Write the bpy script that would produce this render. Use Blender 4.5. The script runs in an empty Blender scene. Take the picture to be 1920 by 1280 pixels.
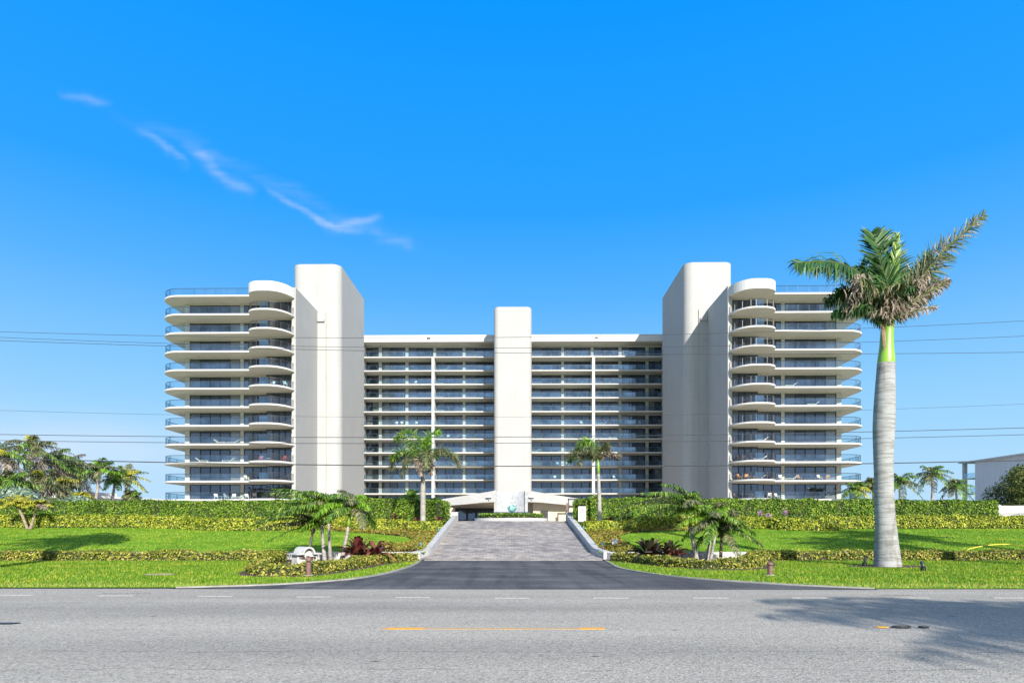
import bpy, math, random
import numpy as np
from mathutils import Vector
from mathutils.geometry import tessellate_polygon
rnd = random.Random(7)
npr = np.random.default_rng(11)
scene = bpy.context.scene
COL = scene.collection
R = math.radians
FPX, HY, CAMZ = 1200.0, 990.0, 1.3          # focal length in photo pixels, horizon row, eye height

def P(px, py, Y):
    return Vector(((px-960)*Y/FPX, Y, CAMZ+(HY-py)*Y/FPX))
def GY(py): return CAMZ*FPX/(py-HY)

# ------------------------------------------------------------------ terrain
_gy = [0, 26.39, 26.4, 29, 36, 38, 41, 43, 900]
_gz = [0, 0, 0.30, 0.55, 1.22, 1.45, 1.72, 1.76, 1.76]
def g(y): return float(np.interp(y, _gy, _gz))
def gn(y): return np.interp(y, _gy, _gz)
def ramp(y): return min(max((y-26.0)*0.1225, 0), 1.74)
def S(px, py):
    lo, hi = 26.41, 41.0
    for _ in range(40):
        m = (lo+hi)/2
        if HY+(CAMZ-g(m))*FPX/m > py: lo = m
        else: hi = m
    return ((px-960)*lo/FPX, lo)

# ------------------------------------------------------------------ mesh builder
class MB:
    def __init__(s): s.V=[]; s.F=[]; s.n=0
    def add(s, V, F, mi=0):
        V=np.asarray(V,float).reshape(-1,3)
        if isinstance(F,np.ndarray): s.F.append((F+s.n,mi))
        else:
            by={}
            for f in F: by.setdefault(len(f),[]).append(f)
            for k,v in by.items(): s.F.append((np.array(v)+s.n,mi))
        s.V.append(V); s.n+=len(V)
    def box(s,x0,x1,y0,y1,z0,z1,mi=0):
        if x0>x1: x0,x1=x1,x0
        V=[(x0,y0,z0),(x1,y0,z0),(x1,y1,z0),(x0,y1,z0),(x0,y0,z1),(x1,y0,z1),(x1,y1,z1),(x0,y1,z1)]
        s.add(V,[(0,3,2,1),(4,5,6,7),(0,1,5,4),(1,2,6,5),(2,3,7,6),(3,0,4,7)],mi)
    def prism(s,poly,z0,z1,mi=0,mtop=None,mbot=None):
        n=len(poly); a=sum(poly[i][0]*poly[(i+1)%n][1]-poly[(i+1)%n][0]*poly[i][1] for i in range(n))
        if a<0: poly=poly[::-1]
        f=lambda z:z if not callable(z) else None
        V=[(x,y,z0(x,y) if callable(z0) else z0) for x,y in poly]+[(x,y,z1(x,y) if callable(z1) else z1) for x,y in poly]
        tris=tessellate_polygon([[Vector((x,y,0)) for x,y in poly]])
        up=[]
        for t in tris:
            p=[poly[i] for i in t]
            c=(p[1][0]-p[0][0])*(p[2][1]-p[0][1])-(p[2][0]-p[0][0])*(p[1][1]-p[0][1])
            up.append(tuple(t) if c>0 else tuple(t[::-1]))
        base=s.n; s.V.append(np.array(V,float)); s.n+=2*n
        sd=np.array([(i,(i+1)%n,(i+1)%n+n,i+n) for i in range(n)])+base
        s.F.append((sd,mi))
        tp=np.array(up)
        s.F.append((tp+n+base, mi if mtop is None else mtop)); s.F.append((tp[:,::-1]+base, mi if mbot is None else mbot))
    def sheet(s,poly,z,mi=0):
        V=[(x,y,z(x,y) if callable(z) else z) for x,y in poly]
        up=[]
        for t in tessellate_polygon([[Vector((x,y,0)) for x,y in poly]]):
            p=[poly[i] for i in t]; c=(p[1][0]-p[0][0])*(p[2][1]-p[0][1])-(p[2][0]-p[0][0])*(p[1][1]-p[0][1])
            up.append(tuple(t) if c>0 else tuple(t[::-1]))
        s.add(V,up,mi)
    def tube(s,pts,rad,n=8,mi=0,cap=True):
        pts=[Vector(p) for p in pts]
        if not hasattr(rad,'__len__'): rad=[rad]*len(pts)
        V=[];F=[]; m=len(pts)
        for i,p in enumerate(pts):
            t=(pts[min(i+1,m-1)]-pts[max(i-1,0)]).normalized()
            ref=Vector((0,0,1)) if abs(t.z)<.9 else Vector((1,0,0))
            u=t.cross(ref).normalized(); v=t.cross(u)
            for k in range(n):
                a=2*math.pi*k/n; V.append(p+(u*math.cos(a)+v*math.sin(a))*rad[i])
        for i in range(m-1):
            for k in range(n):
                a=i*n+k; b=i*n+(k+1)%n; F.append((a,a+n,b+n,b))
        if cap: F.append(tuple(range(n))); F.append(tuple(range((m-1)*n,m*n))[::-1])
        s.add(V,F,mi)
    def lathe(s,prof,c=(0,0,0),n=16,mi=0):
        V=[];F=[];m=len(prof)
        for r,z in prof:
            for k in range(n):
                a=2*math.pi*k/n; V.append((c[0]+r*math.cos(a),c[1]+r*math.sin(a),c[2]+z))
        for i in range(m-1):
            for k in range(n):
                a=i*n+k;b=i*n+(k+1)%n; F.append((a,b,b+n,a+n))
        F.append(tuple(range(n))[::-1]); F.append(tuple(range((m-1)*n,m*n)))
        s.add(V,F,mi)
    def leaves(s,C,N,size,mi=0,ar=.5,flat=.5):
        C=np.asarray(C);N=np.asarray(N);n=len(C)
        if n==0: return
        sz=(size*(0.6+0.8*npr.random(n)))[:,None]
        nn=N+flat*npr.normal(size=(n,3)); nn/=np.linalg.norm(nn,axis=1)[:,None]+1e-9
        r=npr.normal(size=(n,3)); u=np.cross(nn,r); u/=np.linalg.norm(u,axis=1)[:,None]+1e-9
        v=np.cross(nn,u)
        V=np.stack([C-u*sz,C-v*sz*ar+nn*sz*.15,C+u*sz,C+v*sz*ar+nn*sz*.15],1).reshape(-1,3)
        F=np.arange(n*4).reshape(n,4)
        s.add(V,F,mi)
    def build(s,name,mats,parent=None,smooth=False,origin=None):
        V=np.concatenate(s.V) if s.V else np.zeros((0,3))
        o=Vector((0,0,0))
        if origin is not None: o=Vector(origin)
        elif parent is not None: o=wloc(parent)
        V=V-np.array(o)
        me=bpy.data.meshes.new(name); me.vertices.add(len(V)); me.vertices.foreach_set('co',V.astype(np.float32).ravel())
        tot=[];lp=[];mi=[]
        for F,m in s.F:
            lp.append(F.ravel()); tot.append(np.full(len(F),F.shape[1])); mi.append(np.full(len(F),m))
        lp=np.concatenate(lp);tot=np.concatenate(tot);mi=np.concatenate(mi)
        me.loops.add(len(lp)); me.loops.foreach_set('vertex_index',lp.astype(np.int32))
        me.polygons.add(len(tot)); st=np.concatenate([[0],np.cumsum(tot)[:-1]])
        me.polygons.foreach_set('loop_start',st.astype(np.int32)); me.polygons.foreach_set('loop_total',tot.astype(np.int32))
        me.polygons.foreach_set('material_index',mi.astype(np.int32))
        me.polygons.foreach_set('use_smooth',np.full(len(tot),bool(smooth)))
        me.update(calc_edges=True)
        for m in (mats if isinstance(mats,(list,tuple)) else [mats]): me.materials.append(m)
        ob=bpy.data.objects.new(name,me); COL.objects.link(ob)
        if parent is not None: ob.parent=parent
        else: ob.location=o
        return ob
def wloc(o):
    l=Vector((0,0,0))
    while o is not None: l+=o.location; o=o.parent
    return l
def tag(o,label=None,cat=None,group=None,kind=None):
    if label: o['label']=label
    if cat: o['category']=cat
    if group: o['group']=group
    if kind: o['kind']=kind
    return o
def thing(name,loc,label,cat,group=None,rz=0):
    o=bpy.data.objects.new(name,None); COL.objects.link(o); o.location=loc; o.rotation_euler=(0,0,rz)
    o.empty_display_size=.2
    return tag(o,label,cat,group)
def copy_tree(o,parent=None):
    c=o.copy(); COL.objects.link(c)
    if parent is not None: c.parent=parent
    for ch in list(o.children): copy_tree(ch,c)
    return c

# ------------------------------------------------------------------ materials
def newmat(name):
    m=bpy.data.materials.new(name); m.use_nodes=True; nt=m.node_tree
    return m,nt,nt.nodes['Principled BSDF']
def ramp_node(nt,stops,interp='LINEAR'):
    r=nt.nodes.new('ShaderNodeValToRGB'); cr=r.color_ramp; cr.interpolation=interp
    while len(cr.elements)<len(stops): cr.elements.new(.5)
    for e,(p,c) in zip(cr.elements,stops): e.position=p; e.color=(*c,1) if len(c)==3 else c
    return r
def coords(nt,scale=(1,1,1)):
    tc=nt.nodes.new('ShaderNodeNewGeometry'); mp=nt.nodes.new('ShaderNodeMapping'); mp.inputs['Scale'].default_value=scale
    nt.links.new(tc.outputs['Position'],mp.inputs['Vector']); return mp
def noise(nt,scale,detail=4,src=None,rough=.55,sc=(1,1,1)):
    mp=src or coords(nt,sc); n=nt.nodes.new('ShaderNodeTexNoise'); n.inputs['Scale'].default_value=scale
    n.inputs['Detail'].default_value=detail; n.inputs['Roughness'].default_value=rough
    nt.links.new(mp.outputs[0],n.inputs['Vector']); return n
def mixc(nt,fac,a,b,mode='MIX'):
    m=nt.nodes.new('ShaderNodeMix'); m.data_type='RGBA'; m.blend_type=mode
    for s,v in ((0,fac),(6,a),(7,b)):
        if hasattr(v,'is_linked') or hasattr(v,'links'): nt.links.new(v,m.inputs[s])
        else: m.inputs[s].default_value=v if s==0 else (*v,1)
    return m.outputs[2]
def plain(name,c,rough=.6,var=.12,scale=3,bump=.0,bscale=40,metal=0,spec=.5,fine=0):
    m,nt,b=newmat(name); n=noise(nt,scale)
    r=ramp_node(nt,[(.3,tuple(x*(1-var) for x in c)),(.7,tuple(min(1,x*(1+var*.6)) for x in c))])
    nt.links.new(n.outputs['Fac'],r.inputs['Fac']); out=r.outputs[0]
    if fine:
        n2=noise(nt,fine,2); r2=ramp_node(nt,[(.35,(.8,.8,.8)),(.65,(1,1,1))]); nt.links.new(n2.outputs['Fac'],r2.inputs['Fac'])
        out=mixc(nt,1.0,out,r2.outputs[0],'MULTIPLY')
    nt.links.new(out,b.inputs['Base Color'])
    b.inputs['Roughness'].default_value=rough; b.inputs['Metallic'].default_value=metal; b.inputs['Specular IOR Level'].default_value=spec
    if bump:
        n3=noise(nt,bscale,3); bp=nt.nodes.new('ShaderNodeBump'); bp.inputs['Strength'].default_value=bump; bp.inputs['Distance'].default_value=.02
        nt.links.new(n3.outputs['Fac'],bp.inputs['Height']); nt.links.new(bp.outputs[0],b.inputs['Normal'])
    return m
def leafmat(name,stops,trans=.25,rough=.5,big=None,spec=.35):
    m,nt,b=newmat(name); gi=nt.nodes.new('ShaderNodeNewGeometry')
    r=ramp_node(nt,[(p,tuple(x*.86 for x in c)) for p,c in stops]); nt.links.new(gi.outputs['Random Per Island'],r.inputs['Fac']); out=r.outputs[0]
    if big:
        n=noise(nt,big,3); r2=ramp_node(nt,[(.3,(.55,.62,.5)),(.5,(.95,.97,.9)),(.7,(1.2,1.13,1.05))]); nt.links.new(n.outputs['Fac'],r2.inputs['Fac'])
        out=mixc(nt,1.0,out,r2.outputs[0],'MULTIPLY')
    nt.links.new(out,b.inputs['Base Color']); b.inputs['Roughness'].default_value=rough; b.inputs['Specular IOR Level'].default_value=spec
    if trans:
        t=nt.nodes.new('ShaderNodeBsdfTranslucent'); nt.links.new(out,t.inputs['Color'])
        mx=nt.nodes.new('ShaderNodeMixShader'); mx.inputs[0].default_value=trans
        nt.links.new(b.outputs[0],mx.inputs[1]); nt.links.new(t.outputs[0],mx.inputs[2])
        nt.links.new(mx.outputs[0],nt.nodes['Material Output'].inputs['Surface'])
    return m

def stucco(name,c,line=True):
    m,nt,b=newmat(name); n=noise(nt,.25,5); r=ramp_node(nt,[(.3,tuple(x*.93 for x in c)),(.75,c)])
    nt.links.new(n.outputs['Fac'],r.inputs['Fac']); out=r.outputs[0]
    n2=noise(nt,6,4,sc=(1,1,.6)); r2=ramp_node(nt,[(.35,(.90,.90,.89)),(.6,(1,1,1))]); nt.links.new(n2.outputs['Fac'],r2.inputs['Fac'])
    out=mixc(nt,1.0,out,r2.outputs[0],'MULTIPLY')
    ns=noise(nt,1.2,4,sc=(2.5,2.5,.08)); rs=ramp_node(nt,[(.42,(1,1,1)),(.62,(.955,.95,.94)),(.78,(.87,.86,.84))]); nt.links.new(ns.outputs['Fac'],rs.inputs['Fac'])
    out=mixc(nt,1.0,out,rs.outputs[0],'MULTIPLY')
    if line:
        ge=nt.nodes.new('ShaderNodeNewGeometry'); sx=nt.nodes.new('ShaderNodeSeparateXYZ'); nt.links.new(ge.outputs['Position'],sx.inputs[0])
        a=nt.nodes.new('ShaderNodeMath'); a.operation='FLOORED_MODULO'; a.inputs[1].default_value=.965; nt.links.new(sx.outputs['Z'],a.inputs[0])
        l=nt.nodes.new('ShaderNodeMath'); l.operation='LESS_THAN'; l.inputs[1].default_value=.07; nt.links.new(a.outputs[0],l.inputs[0])
        mm=nt.nodes.new('ShaderNodeMath'); mm.operation='MULTIPLY'; mm.inputs[1].default_value=.45; nt.links.new(l.outputs[0],mm.inputs[0])
        out=mixc(nt,mm.outputs[0],out,tuple(x*.8 for x in c))
    nt.links.new(out,b.inputs['Base Color']); b.inputs['Roughness'].default_value=.85
    n3=noise(nt,12,4); bp=nt.nodes.new('ShaderNodeBump'); bp.inputs['Strength'].default_value=.35; bp.inputs['Distance'].default_value=.03
    nt.links.new(n3.outputs['Fac'],bp.inputs['Height']); nt.links.new(bp.outputs[0],b.inputs['Normal'])
    return m
M={}
M['wall']=stucco('stucco_white',(.385,.385,.38))
M['fascia']=stucco('slab_white_paint',(.57,.57,.56),False)
M['soffit']=plain('soffit_cream_paint',(.60,.54,.44),.8,.06,.6)
M['pier']=plain('pier_cream_paint',(.54,.51,.45),.8,.06,1)
M['kerbwhite']=plain('kerb_white_paint',(.48,.475,.46),.7,.18,1.5,.2,20,fine=9)
M['concrete']=plain('light_concrete',(.42,.40,.36),.85,.15,2,.2,40,fine=30)
M['tancover']=plain('weathered_cover',(.36,.30,.21),.9,.3,8)
M['edging']=plain('concrete_edging',(.34,.325,.29),.85,.2,3,fine=30)
M['darkmetal']=plain('bronze_dark_metal',(.03,.034,.045),.4,.1,3)
M['mullion']=plain('window_frame_dark',(.018,.018,.022),.4,.1,3)
M['alu']=plain('pale_aluminium',(.30,.31,.33),.35,.1,3,metal=.3)
M['railmetal']=plain('grey_rail_metal',(.09,.10,.115),.4,.1,3)
M['white']=plain('white_plastic',(.62,.62,.60),.5,.05,3)
M['cream']=plain('cream_cushion',(.78,.68,.5),.8,.08,5)
M['wood']=plain('tan_teak',(.45,.25,.11),.6,.2,8)
M['dark']=plain('dark_wicker',(.04,.035,.035),.7,.2,8)
M['teal']=plain('pale_teal_fabric',(.28,.44,.48),.7,.1,5)
M['redc']=plain('red_fabric',(.36,.09,.08),.7,.1,5)
M['black']=plain('black_metal',(.012,.012,.014),.4,.1,8)
M['rust']=plain('brown_bollard_paint',(.17,.09,.075),.6,.25,12,.2,60)
M['lampteal']=plain('verdigris_lamp_metal',(.06,.20,.20),.5,.2,12)
M['mulch']=plain('brown_mulch',(.075,.045,.032),.95,.5,14,.9,50)
M['rock']=plain('white_limestone',(.7,.68,.62),.9,.2,5,.6,12)
M['hose']=plain('yellow_hose',(.75,.6,.05),.5,.1,8)
M['wire']=plain('weathered_cable',(.035,.04,.045),.6,.1,1)
M['core']=plain('hedge_branches',(.028,.035,.014),.95,.4,5)
M['canopy']=stucco('canopy_grey_render',(.37,.37,.36),False)
M['mint']=plain('pale_mint_render',(.62,.70,.66),.8,.06,1)
M['grey']=stucco('grey_white_render',(.66,.67,.69),False)
M['tan']=plain('tan_canopy_soffit',(.45,.35,.24),.8,.06,1)
M['beige']=plain('beige_lobby_wall',(.52,.45,.33),.8,.06,1)
M['navy']=plain('navy_basin_tile',(.03,.05,.10),.3,.2,6)
M['signred']=plain('sign_red_ink',(.65,.12,.2),.6,.1,8)
M['letter']=plain('bronze_letters',(.07,.035,.02),.4,.1,8)
M['orbm']=None

def make_mosaic():
    m,nt,b=newmat('pale_stone_mosaic'); mp=coords(nt,(1,1,.35)); v=nt.nodes.new('ShaderNodeTexVoronoi'); v.inputs['Scale'].default_value=16
    nt.links.new(mp.outputs[0],v.inputs['Vector']); r=ramp_node(nt,[(0,(.26,.28,.31)),(.4,(.38,.39,.40)),(1,(.45,.455,.45))]); sp=nt.nodes.new('ShaderNodeSeparateColor')
    nt.links.new(v.outputs['Color'],sp.inputs[0]); nt.links.new(sp.outputs[0],r.inputs['Fac']); nt.links.new(r.outputs[0],b.inputs['Base Color']); b.inputs['Roughness'].default_value=.35
    return m
M['mosaic']=make_mosaic()

def make_orb():
    m,nt,b=newmat('green_blown_glass'); b.inputs['Base Color'].default_value=(.25,.75,.70,1); b.inputs['Roughness'].default_value=.03
    b.inputs['Transmission Weight'].default_value=.55; b.inputs['IOR'].default_value=1.5
    n=noise(nt,3,2); r=ramp_node(nt,[(.35,(.04,.25,.24)),(.6,(.55,.88,.84))]); nt.links.new(n.outputs['Fac'],r.inputs['Fac']); nt.links.new(r.outputs[0],b.inputs['Base Color'])
    return m
M['orb']=make_orb()

def glass_rail():
    m,nt,b=newmat('railing_glass'); t=nt.nodes.new('ShaderNodeBsdfTransparent'); t.inputs[0].default_value=(.74,.84,.86,1)
    gl=nt.nodes.new('ShaderNodeBsdfGlossy'); gl.inputs['Roughness'].default_value=.03; gl.inputs['Color'].default_value=(.55,.75,.98,1)
    n=noise(nt,.35,2); mr=nt.nodes.new('ShaderNodeMapRange'); mr.inputs[1].default_value=.35; mr.inputs[2].default_value=.65; mr.inputs[3].default_value=.07; mr.inputs[4].default_value=.21; nt.links.new(n.outputs['Fac'],mr.inputs[0])
    mx=nt.nodes.new('ShaderNodeMixShader'); nt.links.new(mr.outputs[0],mx.inputs[0]); nt.links.new(t.outputs[0],mx.inputs[1]); nt.links.new(gl.outputs[0],mx.inputs[2])
    nt.links.new(mx.outputs[0],nt.nodes['Material Output'].inputs['Surface']); return m
M['rail']=glass_rail()
def glass_win(name='window_glass',refl=.14):
    m,nt,b=newmat(name); gi=nt.nodes.new('ShaderNodeNewGeometry')
    r=ramp_node(nt,[(0,(.006,.007,.010)),(.46,(.008,.009,.012)),(.54,(.022,.025,.03)),(.60,(.10,.105,.11)),(.66,(.009,.010,.013)),(.84,(.035,.04,.045)),(.92,(.20,.195,.175)),(1,(.38,.37,.33))])
    nt.links.new(gi.outputs['Random Per Island'],r.inputs['Fac'])
    # vertical pleats of drawn curtains, only brightening the pale panes
    w=nt.nodes.new('ShaderNodeTexWave'); w.inputs['Scale'].default_value=2.2; w.inputs['Distortion'].default_value=1.5; mp=coords(nt,(1,0,0.02)); nt.links.new(mp.outputs[0],w.inputs['Vector'])
    rw=ramp_node(nt,[(0,(.55,.55,.55)),(1,(1.1,1.1,1.1))]); nt.links.new(w.outputs['Fac'],rw.inputs['Fac'])
    out=mixc(nt,1.0,r.outputs[0],rw.outputs[0],'MULTIPLY')
    nt.links.new(out,b.inputs['Base Color']); b.inputs['Roughness'].default_value=.4; b.inputs['Specular IOR Level'].default_value=.1
    gl=nt.nodes.new('ShaderNodeBsdfGlossy'); gl.inputs['Roughness'].default_value=.012; gl.inputs['Color'].default_value=(.50,.68,.92,1)
    nb=noise(nt,.7,2); bp=nt.nodes.new('ShaderNodeBump'); bp.inputs['Strength'].default_value=.15; bp.inputs['Distance'].default_value=.02
    nt.links.new(nb.outputs['Fac'],bp.inputs['Height']); nt.links.new(bp.outputs[0],gl.inputs['Normal'])
    mx=nt.nodes.new('ShaderNodeMixShader'); mx.inputs[0].default_value=refl; nt.links.new(b.outputs[0],mx.inputs[1]); nt.links.new(gl.outputs[0],mx.inputs[2])
    nt.links.new(mx.outputs[0],nt.nodes['Material Output'].inputs['Surface']); return m
M['win']=glass_win()

def road_mat():
    m,nt,b=newmat('aged_asphalt'); ge=coords(nt)
    v=nt.nodes.new('ShaderNodeTexVoronoi'); v.inputs['Scale'].default_value=55; nt.links.new(ge.outputs[0],v.inputs['Vector'])
    sp=nt.nodes.new('ShaderNodeSeparateColor'); nt.links.new(v.outputs['Color'],sp.inputs[0])
    r=ramp_node(nt,[(0,(.185,.17,.146)),(.22,(.298,.279,.244)),(.7,(.352,.331,.29)),(1,(.47,.445,.395))]); nt.links.new(sp.outputs[0],r.inputs['Fac'])
    n=noise(nt,.5,5,sc=(.25,1.6,1)); r2=ramp_node(nt,[(.3,(.84,.84,.85)),(.7,(1.08,1.07,1.06))]); nt.links.new(n.outputs['Fac'],r2.inputs['Fac'])
    out=mixc(nt,1.0,r.outputs[0],r2.outputs[0],'MULTIPLY')
    # wheel tracks
    sx=nt.nodes.new('ShaderNodeSeparateXYZ'); nt.links.new(ge.outputs[0],sx.inputs[0])
    mr=nt.nodes.new('ShaderNodeMapRange'); mr.inputs[1].default_value=2; mr.inputs[2].default_value=14; nt.links.new(sx.outputs['Y'],mr.inputs[0])
    k=.97
    rt=ramp_node(nt,[(0,(1,1,1)),(.18,(.88,.88,.88)),(.28,(1.05,)*3),(.40,(.88,)*3),(.5,(1.04,)*3),(.60,(1,1,1)),(.70,(.84,)*3),(.78,(1,1,1)),(.84,(.90,.895,.88)),(.90,(1.02,)*3),(1,(.93,)*3)])
    nt.links.new(mr.outputs[0],rt.inputs['Fac']); out=mixc(nt,1.0,out,rt.outputs[0],'MULTIPLY')
    # sparse dark spots
    v2=nt.nodes.new('ShaderNodeTexVoronoi'); v2.inputs['Scale'].default_value=1.7; mp2=coords(nt,(.6,1.4,1)); nt.links.new(mp2.outputs[0],v2.inputs['Vector'])
    n5=noise(nt,9,2); ad=nt.nodes.new('ShaderNodeMath'); ad.operation='MULTIPLY_ADD'; ad.inputs[1].default_value=.09; nt.links.new(n5.outputs['Fac'],ad.inputs[0]); nt.links.new(v2.outputs['Distance'],ad.inputs[2])
    rs=ramp_node(nt,[(.086,(.25,.22,.2)),(.100,(1,1,1))]); nt.links.new(ad.outputs[0],rs.inputs['Fac']); out=mixc(nt,1.0,out,rs.outputs[0],'MULTIPLY')
    # long seam + wandering crack
    for y0,amp,th,sc in ((8.22,.05,.010,.8),(6.75,.35,.011,.5),(11.2,.5,.014,.4),(5.9,.6,.009,.7)):
        n6=noise(nt,sc,6,sc=(1,.02,1)); a=nt.nodes.new('ShaderNodeMath'); a.operation='MULTIPLY_ADD'; a.inputs[1].default_value=amp; a.inputs[2].default_value=y0-amp/2
        nt.links.new(n6.outputs['Fac'],a.inputs[0]); s_=nt.nodes.new('ShaderNodeMath'); s_.operation='SUBTRACT'; nt.links.new(sx.outputs['Y'],s_.inputs[0]); nt.links.new(a.outputs[0],s_.inputs[1])
        ab=nt.nodes.new('ShaderNodeMath'); ab.operation='ABSOLUTE'; nt.links.new(s_.outputs[0],ab.inputs[0])
        lt=nt.nodes.new('ShaderNodeMath'); lt.operation='LESS_THAN'; lt.inputs[1].default_value=th; nt.links.new(ab.outputs[0],lt.inputs[0])
        n7=noise(nt,1.3,5,sc=(1,.1,1)); g7=nt.nodes.new('ShaderNodeMapRange'); g7.inputs[1].default_value=.45; g7.inputs[2].default_value=.6; nt.links.new(n7.outputs['Fac'],g7.inputs[0])
        mu=nt.nodes.new('ShaderNodeMath'); mu.operation='MULTIPLY'; nt.links.new(lt.outputs[0],mu.inputs[0]); nt.links.new(g7.outputs[0],mu.inputs[1])
        mu2=nt.nodes.new('ShaderNodeMath'); mu2.operation='MULTIPLY'; mu2.inputs[1].default_value=.75; nt.links.new(mu.outputs[0],mu2.inputs[0])
        out=mixc(nt,mu2.outputs[0],out,(.06,.055,.05))
    nt.links.new(out,b.inputs['Base Color']); b.inputs['Roughness'].default_value=.9; b.inputs['Specular IOR Level'].default_value=.25
    bp=nt.nodes.new('ShaderNodeBump'); bp.inputs['Strength'].default_value=.6; bp.inputs['Distance'].default_value=.006; nt.links.new(v.outputs['Distance'],bp.inputs['Height']); nt.links.new(bp.outputs[0],b.inputs['Normal'])
    return m
M['road']=road_mat()
def flare_mat():
    m,nt,b=newmat('fresh_dark_asphalt'); n=noise(nt,.6,5,sc=(.6,1.6,1)); r=ramp_node(nt,[(.25,(.046,.045,.045)),(.5,(.072,.071,.071)),(.75,(.13,.128,.126))]); nt.links.new(n.outputs['Fac'],r.inputs['Fac'])
    v=nt.nodes.new('ShaderNodeTexVoronoi'); v.inputs['Scale'].default_value=50; mp=coords(nt); nt.links.new(mp.outputs[0],v.inputs['Vector']); sp=nt.nodes.new('ShaderNodeSeparateColor'); nt.links.new(v.outputs['Color'],sp.inputs[0])
    r2=ramp_node(nt,[(0,(.6,.6,.6)),(1,(1.5,1.5,1.5))]); nt.links.new(sp.outputs[0],r2.inputs['Fac']); out=mixc(nt,1.0,r.outputs[0],r2.outputs[0],'MULTIPLY')
    # tyre streaks running up the drive
    n3=noise(nt,1.1,3,sc=(1.6,.12,1)); r3=ramp_node(nt,[(.38,(.62,.62,.64)),(.5,(1,1,1)),(.7,(1.2,1.2,1.2))]); nt.links.new(n3.outputs['Fac'],r3.inputs['Fac']); out=mixc(nt,.8,out,r3.outputs[0],'MULTIPLY')
    nt.links.new(out,b.inputs['Base Color']); b.inputs['Roughness'].default_value=.75; b.inputs['Specular IOR Level'].default_value=.3; return m
M['flare']=flare_mat()
def paver_mat():
    m,nt,b=newmat('clay_pavers'); mp=coords(nt); br=nt.nodes.new('ShaderNodeTexBrick'); br.inputs['Scale'].default_value=1
    br.inputs['Brick Width'].default_value=.30; br.inputs['Row Height'].default_value=.24; br.inputs['Mortar Size'].default_value=.016
    br.inputs['Color1'].default_value=(.225,.21,.20,1); br.inputs['Color2'].default_value=(.36,.342,.325,1); br.inputs['Mortar'].default_value=(.20,.19,.18,1)
    nd=noise(nt,5,2); vs=nt.nodes.new('ShaderNodeVectorMath'); vs.operation='MULTIPLY_ADD'; vs.inputs[1].default_value=(.05,.05,0); nt.links.new(nd.outputs['Color'],vs.inputs[0]); nt.links.new(mp.outputs[0],vs.inputs[2]); nt.links.new(vs.outputs[0],br.inputs['Vector'])
    v=nt.nodes.new('ShaderNodeTexVoronoi'); v.inputs['Scale'].default_value=2.9; nt.links.new(mp.outputs[0],v.inputs['Vector']); sp=nt.nodes.new('ShaderNodeSeparateColor'); nt.links.new(v.outputs['Color'],sp.inputs[0])
    r=ramp_node(nt,[(0,(.72,.70,.70)),(.5,(1,.96,.95)),(1,(1.22,1.16,1.10))]); nt.links.new(sp.outputs[0],r.inputs['Fac']); out=mixc(nt,1.0,br.outputs['Color'],r.outputs[0],'MULTIPLY')
    n=noise(nt,.35,4); r2=ramp_node(nt,[(.32,(.66,.66,.69)),(.5,(.95,.94,.93)),(.68,(1.15,1.11,1.04))]); nt.links.new(n.outputs['Fac'],r2.inputs['Fac']); out=mixc(nt,1.0,out,r2.outputs[0],'MULTIPLY')
    nt.links.new(out,b.inputs['Base Color']); b.inputs['Roughness'].default_value=.8
    bp=nt.nodes.new('ShaderNodeBump'); bp.inputs['Strength'].default_value=.5; bp.inputs['Distance'].default_value=.01; nt.links.new(br.outputs['Fac'],bp.inputs['Height']); bp.invert=True; nt.links.new(bp.outputs[0],b.inputs['Normal'])
    return m
M['paver']=paver_mat()
def paint_mat(name,c,base,lo=.42,hi=.55):
    m,nt,b=newmat(name); n=noise(nt,14,5); mr=nt.nodes.new('ShaderNodeMapRange'); mr.inputs[1].default_value=lo; mr.inputs[2].default_value=hi; nt.links.new(n.outputs['Fac'],mr.inputs[0])
    out=mixc(nt,mr.outputs[0],base,c); nt.links.new(out,b.inputs['Base Color']); b.inputs['Roughness'].default_value=.7; return m
M['yel']=paint_mat('worn_yellow_paint',(.56,.28,.045),(.36,.30,.21),.40,.68)
M['yelfresh']=paint_mat('yellow_paint',(.70,.33,.02),(.42,.28,.1),.3,.5)
M['whp']=paint_mat('worn_white_paint',(.50,.49,.46),(.34,.32,.28),.38,.66)
M['redpaint']=paint_mat('faint_red_spray',(.44,.22,.18),(.40,.36,.29),.42,.62)

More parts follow.
